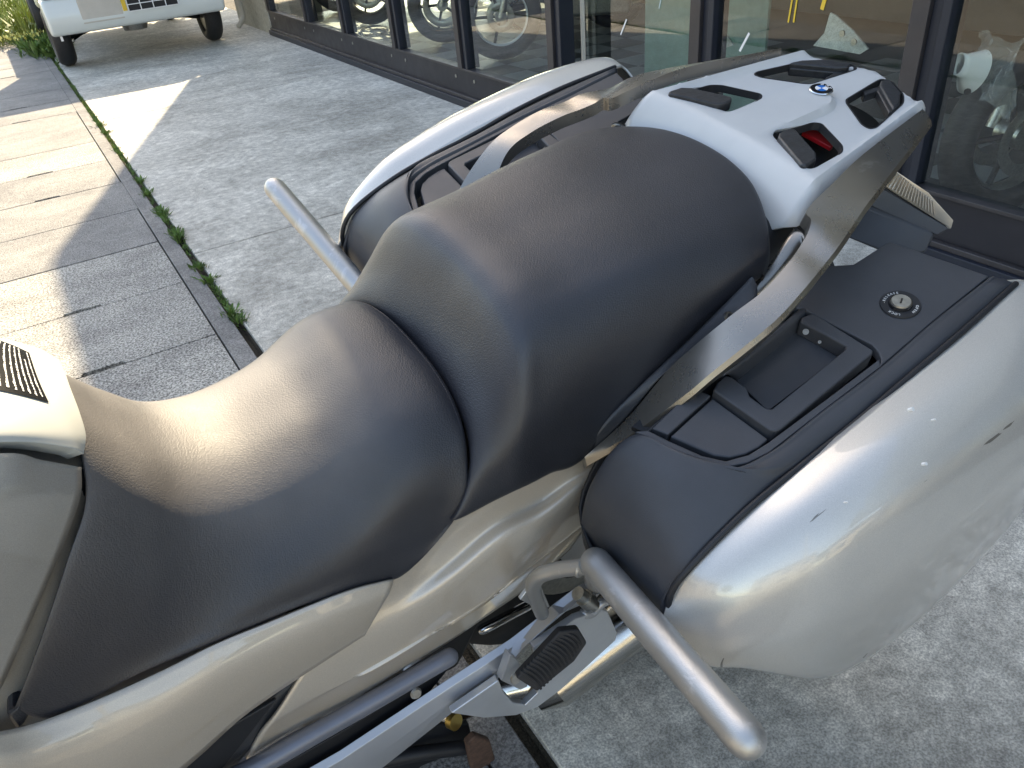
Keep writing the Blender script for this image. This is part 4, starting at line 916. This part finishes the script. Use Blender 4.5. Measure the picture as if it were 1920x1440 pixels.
    def arc_text(word, ang, step, out):
        # ang: direction of the word's middle measured in the deck plane, 0 = rearward, 90 = right side
        for i, ch in enumerate(word):
            a = math.radians(ang+(i-(len(word)-1)/2)*step)
            d = Vector((math.cos(a), math.sin(a), 0)); d = (d-ln*d.dot(ln)).normalized()
            tdir = ln.cross(d)*(1 if step > 0 else -1)
            it.append((ch, .0043, flat_mat(lcs+ln*.00135+d*.0178, ln, tdir)))
    for word, q in (('-RELEASE', (0.7694, -0.2938, 0.8813)), ('LOCK', (0.7536, -0.3169, 0.8776)), ('OPEN', (0.7737, -0.3256, 0.8823))):
        dx, dy = q[0]-lc.x, (q[1]-lc.y)*s
        arc_text(word, math.degrees(math.atan2(dy, dx)), -11.5, True)
    text_obj('lock_lettering', it, M['print'], lk)

# ---- crash bars
for s in (1, -1):
    e = Vector((0.3141, -0.5480, 0.7485)); b = Vector((0.3548, -0.3000, 0.6670))
    tb = tube('crash_bar', [b+Vector((.07, .06, -.17)), b+Vector((.035, .025, -.085)), b+Vector((.006, .004, -.016)), b, b.lerp(e, .10), b.lerp(e, .35), b.lerp(e, .7), e], .0182, M['tube'], bike, 28, 8, side=s)
    tube('brace_tube', [(0.3365, -0.2350, 0.4818), (0.3218, -0.2350, 0.5374), (0.3135, -0.2400, 0.5774), (0.3166, -0.2470, 0.6055), (0.3304, -0.2650, 0.6300), (0.3448, -0.2920, 0.6595)], .0100, M['tube'], tb, 18, 8, side=s, cap=None)
    ring('weld_collar', Vector((0.3439, -0.2880, 0.6529))*1 if s > 0 else Vector((0.3439, -0.2880, 0.6529)).reflect(Vector((0, 1, 0))), (.3, -.8*s, .1), .0102, .0028, M['tube'], tb, 24, 8)
    poly_ext('bar_bracket', [(0.3142, -0.2350, 0.5689),(0.3268, -0.2360, 0.5669),(0.3462, -0.2400, 0.4937),(0.3166, -0.2400, 0.5232),(0.2957, -0.2380, 0.5558)], (0, .006, 0), M['tube'], tb, .0015, s)

# ---- side panels
knee = [
 [(-0.2801, -0.1650, 0.7328),(-0.2857, -0.1900, 0.7157),(-0.2998, -0.2000, 0.6750),(-0.3323, -0.2000, 0.5876)],
 [(-0.2422, -0.1700, 0.7171),(-0.2436, -0.1950, 0.7005),(-0.2586, -0.2040, 0.6424),(-0.2897, -0.2000, 0.5337)],
 [(-0.2064, -0.1720, 0.6976),(-0.2073, -0.1960, 0.6751),(-0.2201, -0.2050, 0.6098),(-0.2328, -0.2000, 0.5097)],
 [(-0.1541, -0.1750, 0.6892),(-0.1566, -0.1980, 0.6593),(-0.1604, -0.2060, 0.6041),(-0.1583, -0.2000, 0.5134)],
 [(-0.0956, -0.1780, 0.6883),(-0.1002, -0.2000, 0.6620),(-0.1043, -0.2060, 0.6068),(-0.1036, -0.2010, 0.5371)],
 [(-0.0431, -0.1810, 0.6917),(-0.0466, -0.2000, 0.6666),(-0.0500, -0.2040, 0.6180),(-0.0463, -0.2000, 0.5671)],
 [(0.0105, -0.1840, 0.6877),(0.0091, -0.1990, 0.6651),(0.0095, -0.2030, 0.6284),(0.0136, -0.1990, 0.5800)],
 [(0.0972, -0.1880, 0.6786),(0.0937, -0.1990, 0.6614),(0.0924, -0.2020, 0.6309),(0.0933, -0.1990, 0.5934)],
 [(0.1521, -0.1900, 0.6602),(0.1435, -0.1960, 0.6514),(0.1268, -0.1990, 0.6312),(0.1045, -0.1980, 0.5930)]]
for s in (1, -1):
    surf('knee_panel', knee, M['knee'], bike, nu=6, nv=5, thick=.005, side=s, smooth=60)
    cowl = [
     [(0.0772, -0.1650, 0.6426),(0.0650, -0.1800, 0.5945),(0.0300, -0.1900, 0.5721),(-0.0128, -0.1950, 0.5230),(-0.0369, -0.1900, 0.4885),(-0.0638, -0.1820, 0.4329)],
     [(0.1256, -0.1720, 0.6343),(0.1184, -0.1800, 0.6035),(0.0825, -0.1920, 0.5772),(0.0332, -0.1960, 0.5257),(0.0170, -0.1920, 0.4980),(-0.0064, -0.1820, 0.4369)],
     [(0.1709, -0.1800, 0.6512),(0.1651, -0.1830, 0.6128),(0.1402, -0.1950, 0.5833),(0.1000, -0.1990, 0.5180),(0.0875, -0.1960, 0.5086),(0.0595, -0.1860, 0.4322)],
     [(0.2359, -0.1810, 0.7070),(0.2290, -0.1790, 0.6286),(0.2139, -0.1990, 0.6098),(0.1807, -0.2010, 0.5255),(0.1679, -0.1980, 0.5135),(0.1360, -0.1870, 0.4399)],
     [(0.3091, -0.1800, 0.7116),(0.3010, -0.1760, 0.6478),(0.2795, -0.1990, 0.6361),(0.2478, -0.2000, 0.5262),(0.2390, -0.1970, 0.5142),(0.2143, -0.1860, 0.4441)],
     [(0.3789, -0.1800, 0.7107),(0.3695, -0.1730, 0.6403),(0.3415, -0.1980, 0.6383),(0.3131, -0.1970, 0.5356),(0.3054, -0.1940, 0.5215),(0.2856, -0.1840, 0.4524)],
     [(0.4351, -0.1810, 0.7134),(0.4238, -0.1790, 0.6645),(0.4016, -0.1960, 0.6486),(0.3821, -0.1930, 0.5562),(0.3773, -0.1900, 0.5314),(0.3572, -0.1800, 0.4585)],
     [(0.4910, -0.1820, 0.7331),(0.4814, -0.1830, 0.6801),(0.4534, -0.1900, 0.6516),(0.4469, -0.1860, 0.5728),(0.4458, -0.1830, 0.5400),(0.4302, -0.1740, 0.4834)]]
    surf('side_cowl', cowl, M['silver_side'], bike, nu=7, nv=7, thick=.005, side=s, smooth=60)
    # inner under-trim between knee panel and side cowl
    surf('under_trim', [[(-0.1332, -0.1500, 0.5014),(-0.1425, -0.1700, 0.4655),(-0.1813, -0.1800, 0.3783)],[(-0.0622, -0.1550, 0.5216),(-0.0833, -0.1750, 0.4861),(-0.1162, -0.1800, 0.3797)],[(0.0291, -0.1650, 0.5440),(-0.0060, -0.1800, 0.5286),(-0.0659, -0.1800, 0.4414)],[(0.1016, -0.1780, 0.5677),(0.0845, -0.1860, 0.5819),(0.0473, -0.1860, 0.5464)]], M['black'], bike, nu=5, nv=4, thick=.004, side=s)
    poly_ext('under_blade', [(-0.0848, -0.1880, 0.5372),(-0.0068, -0.1900, 0.5451),(-0.0875, -0.1900, 0.4621),(-0.1521, -0.1900, 0.4281),(-0.1844, -0.1900, 0.4822)], (0, .006, 0), M['dark'], bike, .002, s)
    # ---- frame rail, lower cover and hanger spar
    tube('frame_rail', [(-0.1618, -0.2050, 0.4746),(-0.0623, -0.2050, 0.4543),(0.0248, -0.2050, 0.4506),(0.1120, -0.2050, 0.4476),(0.2083, -0.2050, 0.4456)], .0125, M['spar'], bike, 18, 5, cap='round', side=s)
    lcv = poly_ext('lower_cover', [(-0.0492, -0.2080, 0.4269),(0.0482, -0.2080, 0.4230),(0.2060, -0.2080, 0.4292),(0.1995, -0.2100, 0.4184),(0.1474, -0.2140, 0.3750),(0.0850, -0.2140, 0.3739),(-0.0208, -0.2140, 0.3666)], (0, .008, -.004), M['dark'], bike, .002, s)
    sc = disc('cover_screw', (0.1487, -0.2220, 0.4388), (0, -.85, .5), .0078, .003, M['bolt'], lcv, 20, .006, side=s)
    sp_t = [(-0.1244, -0.2300, 0.4143),(-0.0483, -0.2300, 0.4051),(0.0351, -0.2300, 0.3995),(0.1902, -0.2320, 0.4211),(0.2904, -0.2340, 0.4341),(0.3501, -0.2360, 0.4568),(0.4014, -0.2380, 0.4797),(0.4307, -0.2400, 0.4735)]
    sp_b = [(-0.0974, -0.2400, 0.3126),(-0.0018, -0.2400, 0.3250),(0.0834, -0.2400, 0.3295),(0.1911, -0.2420, 0.3696),(0.2631, -0.2440, 0.3913),(0.3039, -0.2460, 0.4423),(0.3595, -0.2460, 0.4737),(0.4265, -0.2440, 0.4521)]
    V = []
    for a, b in zip(sp_t, sp_b):
        a, b = Vector(a), Vector(b); m_ = a.lerp(b, .42)+Vector((0, -.006, .004)); up = a+Vector((.003, .010, .005)); dn = b+Vector((.0, .020, -.006))
        for p in (up, a, m_, b, dn): V.append((p.x, p.y*s, p.z))
    F = [(i*5+j, i*5+(j+1) % 5, (i+1)*5+(j+1) % 5, (i+1)*5+j) for i in range(len(sp_t)-1) for j in range(5)]+[tuple(range(5)), tuple(len(V)-5+j for j in range(5))]
    spar = link('hanger_spar', mesh_of(V, F, 'hanger_spar'), M['alu'], bike); bevel(spar, .002, 2, 25)
    hpz = [(0.1775, -0.2620, 0.4195),(0.2507, -0.2620, 0.4300),(0.2604, -0.2620, 0.3814),(0.2771, -0.2620, 0.3319),(0.3000, -0.2620, 0.2976),(0.3213, -0.2620, 0.3109),(0.3282, -0.2620, 0.3501),(0.3082, -0.2580, 0.4525),(0.3810, -0.2560, 0.4571),(0.4298, -0.2560, 0.4362),(0.4431, -0.2560, 0.4183),(0.4741, -0.2560, 0.3274),(0.4742, -0.2570, 0.3075),(0.4197, -0.2600, 0.2875),(0.3658, -0.2620, 0.2683),(0.3216, -0.2640, 0.2663),(0.2813, -0.2650, 0.2905),(0.2258, -0.2650, 0.3508)]
    poly_ext('hanger_plate', hpz, (.002, .012, -.004), M['plate'], bike, .0022, s, 3)
    poly_ext('peg_mount', [(0.2508, -0.2680, 0.4387),(0.2633, -0.2680, 0.4962),(0.2768, -0.2680, 0.4650),(0.2970, -0.2680, 0.3695),(0.2832, -0.2680, 0.3755)], (.001, .014, -.003), M['alu'], bike, .002, s)
    pb = disc('peg_bolt', (0.2619, -0.2820, 0.4581), (0, -.86, .5), .0072, .004, M['bolt'], bike, 6 if s < 0 else 20, .0064, side=s)
    # folded passenger footpeg with ribs
    A0, A1 = Vector((0.2826, -0.2850, 0.4551)), Vector((0.3481, -0.2850, 0.4955))
    ax_ = (A1-A0); L_ = ax_.length; ax_.normalize(); nv = Vector((0, -.8, .6)); nv = (nv-ax_*nv.dot(ax_)).normalized(); wv_ = ax_.cross(nv)
    def lp(a, w, h): return A0+ax_*a+wv_*w+nv*h
    pg = poly_ext('footpeg', [lp(-.012, -.018, 0), lp(L_*.92, -.024, 0), lp(L_+.012, -.006, 0), lp(L_+.006, .019, 0), lp(L_*.7, .026, 0), lp(-.008, .020, 0)], nv*.014, M['rubber'], bike, .003, s)
    for k in range(14):
        a = -.004+k*(L_+.006)/14; ww = .021 if k < 10 else .021-.0017*(k-9)
        arc = [lp(a+.006*math.cos(t)*1.0, ww*t_*1.0, .0155-.003*t_*t_) for t, t_ in ((-1.2+2.4*i/4, -1+2*i/4) for i in range(5))]
        tube('peg_rib', arc, .0019, M['rubber'], pg, 7, 2, side=s, cap=None)
    # clamp bolts beside the bar
    for c0_, c1_, r_ in (((0.3803, -0.2520, 0.5172), (0.3929, -0.2580, 0.4999), .0095), ((0.3895, -0.2560, 0.5042), (0.3961, -0.2620, 0.4932), .0125), ((0.3937, -0.2620, 0.4981), (0.4013, -0.2680, 0.4876), .0078)):
        a, b = Vector(c0_), Vector(c1_)
        if s < 0: a.y = -a.y; b.y = -b.y
        cyl2('clamp_bolt', a, b, r_, M['bolt'], bike, 20)
    tube('clamp_strap', [(0.4020, -0.2500, 0.4431),(0.4167, -0.2500, 0.4325),(0.4343, -0.2500, 0.4451),(0.4711, -0.2500, 0.4297)], .008, M['alu'], bike, 12, 4, side=s)
# ---- muffler on the left
m0, m1 = Vector((0.4000, -0.2050, 0.1607)), Vector((0.5680, -0.2150, 0.2258))
md = (m1-m0).normalized()
mu = disc('muffler', m0, md, .046, (m1-m0).length+.05, M['steel'], bike, 44)
disc('muffler_band', m1-md*.012, md, .0485, .012, M['chrome'], mu, 44); disc('muffler_band', m1+md*.018, md, .0475, .003, M['dark'], mu, 44)
disc('muffler_cone', m0, -md, .046, .04, M['steel'], mu, 36, .028)
disc('muffler_outlet', m1+md*.05, md, .046, .09, M['steel'], mu, 44, .038)
tube('header_pipe', [m0+Vector((-.03, .02, 0)), m0+Vector((-.10, .05, -.02)), m0+Vector((-.25, .08, -.03)), m0+Vector((-.45, .10, 0))], .026, M['steel'], bike, 16, 6)
# ---- rear wheel, hub and drive side
wc = (.56, 0, .32)
ty = ring('rear_wheel', wc, (0, 1, 0), .235, .085, M['rubber'], bike, 64, 20, .09)
ring('rim', wc, (0, 1, 0), .205, .02, M['alu'], ty, 48, 10, .07)
disc('hub', (.56, -.08, .32), (0, 1, 0), .07, .16, M['alu'], ty, 36)
for k in range(5):
    a = k*1.2566+.3; tube('spoke', [(.56+.05*math.cos(a), 0, .32+.05*math.sin(a)), (.56+.2*math.cos(a), 0, .32+.2*math.sin(a))], .018, M['alu'], ty, 10, 1, False, cap=None)
ring('brake_disc', (.56, -.095, .32), (0, 1, 0), .115, .02, M['bolt'], ty, 40, 8, .003)
for k in range(60):
    a = k*math.pi/30
    for w_ in (-1, 1):
        p = Vector((.56+.3185*math.cos(a), .0, .32+.3185*math.sin(a))); q = Vector((.56+.300*math.cos(a+.10), w_*.055, .32+.300*math.sin(a+.10)))
        if k % 2 == 0: tube('tread_bar', [p, q], .0035, M['dark'], ty, 5, 1, False, cap=None)
tube('swingarm', [(.62, .10, .32), (.40, .09, .34), (.15, .06, .38)], .045, M['spar'], bike, 16, 4)
poly_ext('rear_hugger', [(.30,-.07,.52),(.36,-.07,.60),(.50,-.07,.66),(.66,-.07,.68),(.66,-.07,.665),(.50,-.07,.645),(.38,-.07,.585),(.32,-.07,.51)], (0, .14, 0), M['dark'], bike, .004)
tube('damper_tube', [(0.2958, -0.1500, 0.3509),(0.3893, -0.1500, 0.3424)], .008, M['chrome'], bike, 12, 2)
poly_ext('rear_mudguard', [(.70,-.09,.79),(.92,-.09,.82),(1.10,-.09,.60),(1.20,-.09,.42),(1.17,-.09,.42),(1.06,-.09,.60),(.90,-.09,.79),(.70,-.09,.76)], (0, .18, 0), M['dark'], bike, .004)
# engine and gearbox block, hidden core of the body
poly_ext('engine_block', [(-.45,-.12,.25),(.10,-.12,.25),(.14,-.12,.45),(.05,-.12,.58),(-.50,-.12,.58)], (0, .24, 0), M['spar'], bike, .02)
for s in (1, -1):
    disc('cylinder_head', (-.30, s*.12, .38), (0, s, .05), .09, .20, M['alu'], bike, 28, .08)
poly_ext('sub_frame', [(.10,-.12,.50),(.30,-.14,.60),(.70,-.13,.82),(.70,-.13,.78),(.32,-.14,.55),(.12,-.12,.44)], (0, .26, 0), M['dark'], bike, .01)
# stand with worn rubber foot, brass sensor ring
poly_ext('drive_housing', [(.10,-.10,.20),(.28,-.10,.16),(.34,-.10,.30),(.36,-.10,.46),(.30,-.12,.55),(.12,-.12,.50)], (0, .20, 0), M['dark'], bike, .012)
st = tube('side_stand', [(0.1065, -0.1600, 0.1448),(0.1621, -0.1800, 0.1378),(0.2272, -0.2000, 0.1121)], .012, M['dark'], bike, 12, 4)
poly_ext('stand_plate', [(0.1039, -0.1600, 0.1162),(0.1848, -0.1600, 0.1733),(0.2576, -0.1700, 0.1045),(0.2616, -0.1800, 0.0275),(0.2135, -0.1700, 0.0266),(0.1626, -0.1600, -0.0420)], (0, .012, 0), M['dark'], bike, .003)
pad = poly_ext('lever_pad', [(0.2240, -0.2200, 0.1710),(0.2408, -0.2200, 0.1811),(0.2669, -0.2220, 0.1299),(0.2820, -0.2250, 0.0032),(0.2503, -0.2250, -0.0479),(0.2298, -0.2220, 0.0723)], (0, .014, -.004), M['rust'], bike, .004)
disc('sensor_ring', (0.2213, -0.1750, 0.1763), (.3, -.8, .45), .0135, .012, M['brass'], bike, 28)
tube('stand_leg', [(.05, -.13, .30), (-.02, -.22, .12), (-.05, -.27, .065)], .014, M['dark'], bike, 12, 3)

# ---- tank cover, fairing side, front bodywork
tank = [
 [(-.30,0,1.035),(-.30,-.05,1.032),(-.30,-.085,1.024),(-.30,-.095,1.017)],
 [(-.20,0,.996),(-.20,-.045,.994),(-.198,-.078,.988),(-.197,-.086,.981)],
 [(-.125,0,.958),(-.124,-.045,.957),(-.122,-.072,.952),(-.121,-.080,.946)],
 [(-.084,0,.930),(-.083,-.04,.928),(-.082,-.066,.922),(-.083,-.078,.915)],
 [(-.066,0,.915),(-.066,-.035,.912),(-.068,-.060,.906),(-.075,-.077,.901)]]
cv = surf('tank_cover', tank, M['tank_white'], bike, mirror=True, nu=7, nv=7, thick=.017, smooth=50)
bv = cv.modifiers.new('bevel', 'BEVEL'); bv.width = .003; bv.segments = 3; bv.limit_method = 'ANGLE'; bv.angle_limit = math.radians(50)
TR = [[Vector((p[0], -p[1], p[2])) for p in reversed(r[1:])]+[Vector(p) for p in r] for r in tank]
def cover_pt(i, j, h): return cr([cr(r, j) for r in TR], i)+Vector((.3, 0, .95))*h
def label_pt(a, b, h):
    q0 = (2.85, 1.75), (2.35, 1.30), (1.95, .60); q1 = (2.95, 3.75), (2.20, 3.45), (1.75, 3.15)
    f = a*2; k = min(1, int(f)); f -= k
    i0 = q0[k][0]+(q0[k+1][0]-q0[k][0])*f; j0 = q0[k][1]+(q0[k+1][1]-q0[k][1])*f
    i1 = q1[k][0]+(q1[k+1][0]-q1[k][0])*f; j1 = q1[k][1]+(q1[k+1][1]-q1[k][1])*f
    return cover_pt(i0+(i1-i0)*b, j0+(j1-j0)*b, h)
# printed warning label on the cover, lines of tiny print
V, F = [], []; nu_, nv_ = 10, 10
for i in range(nu_+1):
    for j in range(nv_+1): V.append(label_pt(i/nu_, j/nv_, .0010))
lb = link('warning_label', mesh_of(V, [(i*(nv_+1)+j, i*(nv_+1)+j+1, (i+1)*(nv_+1)+j+1, (i+1)*(nv_+1)+j) for i in range(nu_) for j in range(nv_)], 'warning_label'), M['label'], bike, 60)
if sum(p.normal.z for p in lb.data.polygons) < 0: lb.data.flip_normals()
V, F = [], []
for k in range(13):
    a = .05+k*.073; b = random.choice([.06, .06, .3]) if k else .07; end = .94
    while b < end:
        l = random.uniform(.012, .05)
        for (aa, bb, cc, dd) in ((a, b, a+.024*random.uniform(.6, 1.1), min(end, b+l)),):
            s0 = len(V)
            for (p_, q_) in ((aa, bb), (aa, dd), (cc, dd), (cc, bb)):
                V.append(label_pt(min(.99, p_), q_, .0016))
            F.append((s0, s0+1, s0+2, s0+3))
        b += l+random.uniform(.004, .014)
pr = link('label_print', mesh_of(V, F, 'label_print', recalc=False), M['print'], lb)
for s in (1, -1):
    fp = [[(-0.0809, -0.0830, 0.8923),(-0.0917, -0.1020, 0.8757),(-0.1240, -0.1220, 0.8408),(-0.1661, -0.1420, 0.7975),(-0.2115, -0.1560, 0.7454)],
          [(-0.1038, -0.0860, 0.9185),(-0.1154, -0.1100, 0.9038),(-0.1466, -0.1300, 0.8684),(-0.1881, -0.1480, 0.8271),(-0.2333, -0.1600, 0.7773)],
          [(-0.1272, -0.0880, 0.9432),(-0.1431, -0.1140, 0.9266),(-0.1718, -0.1350, 0.8943),(-0.2119, -0.1520, 0.8554),(-0.2568, -0.1650, 0.8131)],
          [(-.20,-.095,.968),(-.21,-.125,.94),(-.23,-.15,.89),(-.26,-.17,.82),(-.30,-.18,.74)],
          [(-.36,-.12,1.03),(-.37,-.16,.98),(-.38,-.19,.90),(-.40,-.21,.80),(-.42,-.21,.70)],
          [(-.60,-.15,1.05),(-.60,-.22,.98),(-.60,-.26,.85),(-.62,-.28,.72),(-.64,-.27,.60)]]
    surf('side_fairing', fp, M['fairing'], bike, nu=5, nv=6, thick=.004, side=s, smooth=60)
    surf('fairing_backing', [[(-0.0772, -0.0700, 0.8743),(-0.0983, -0.0900, 0.8480),(-0.1775, -0.1300, 0.7578),(-0.2294, -0.1500, 0.6984),(-0.2436, -0.1550, 0.6862)],[(-0.1165, -0.0700, 0.8988),(-0.1369, -0.0900, 0.8750),(-0.2118, -0.1300, 0.7918),(-0.2607, -0.1500, 0.7373),(-0.2740, -0.1550, 0.7261)]], M['dark'], bike, nu=3, nv=4, thick=.004, side=s)
surf('tank', [[(-.08,0,.88),(-.08,-.07,.87),(-.11,-.11,.80),(-.13,-.12,.70),(-.12,-.11,.62)],[(-.30,0,1.02),(-.30,-.11,1.0),(-.32,-.17,.88),(-.32,-.18,.75),(-.32,-.16,.62)],[(-.60,0,1.08),(-.60,-.15,1.05),(-.60,-.23,.92),(-.60,-.25,.75),(-.60,-.2,.58)],[(-.78,0,1.05),(-.78,-.12,1.02),(-.78,-.20,.92),(-.78,-.22,.75),(-.78,-.16,.58)]], M['fairing'], bike, mirror=True, nu=5, nv=5, thick=.004)
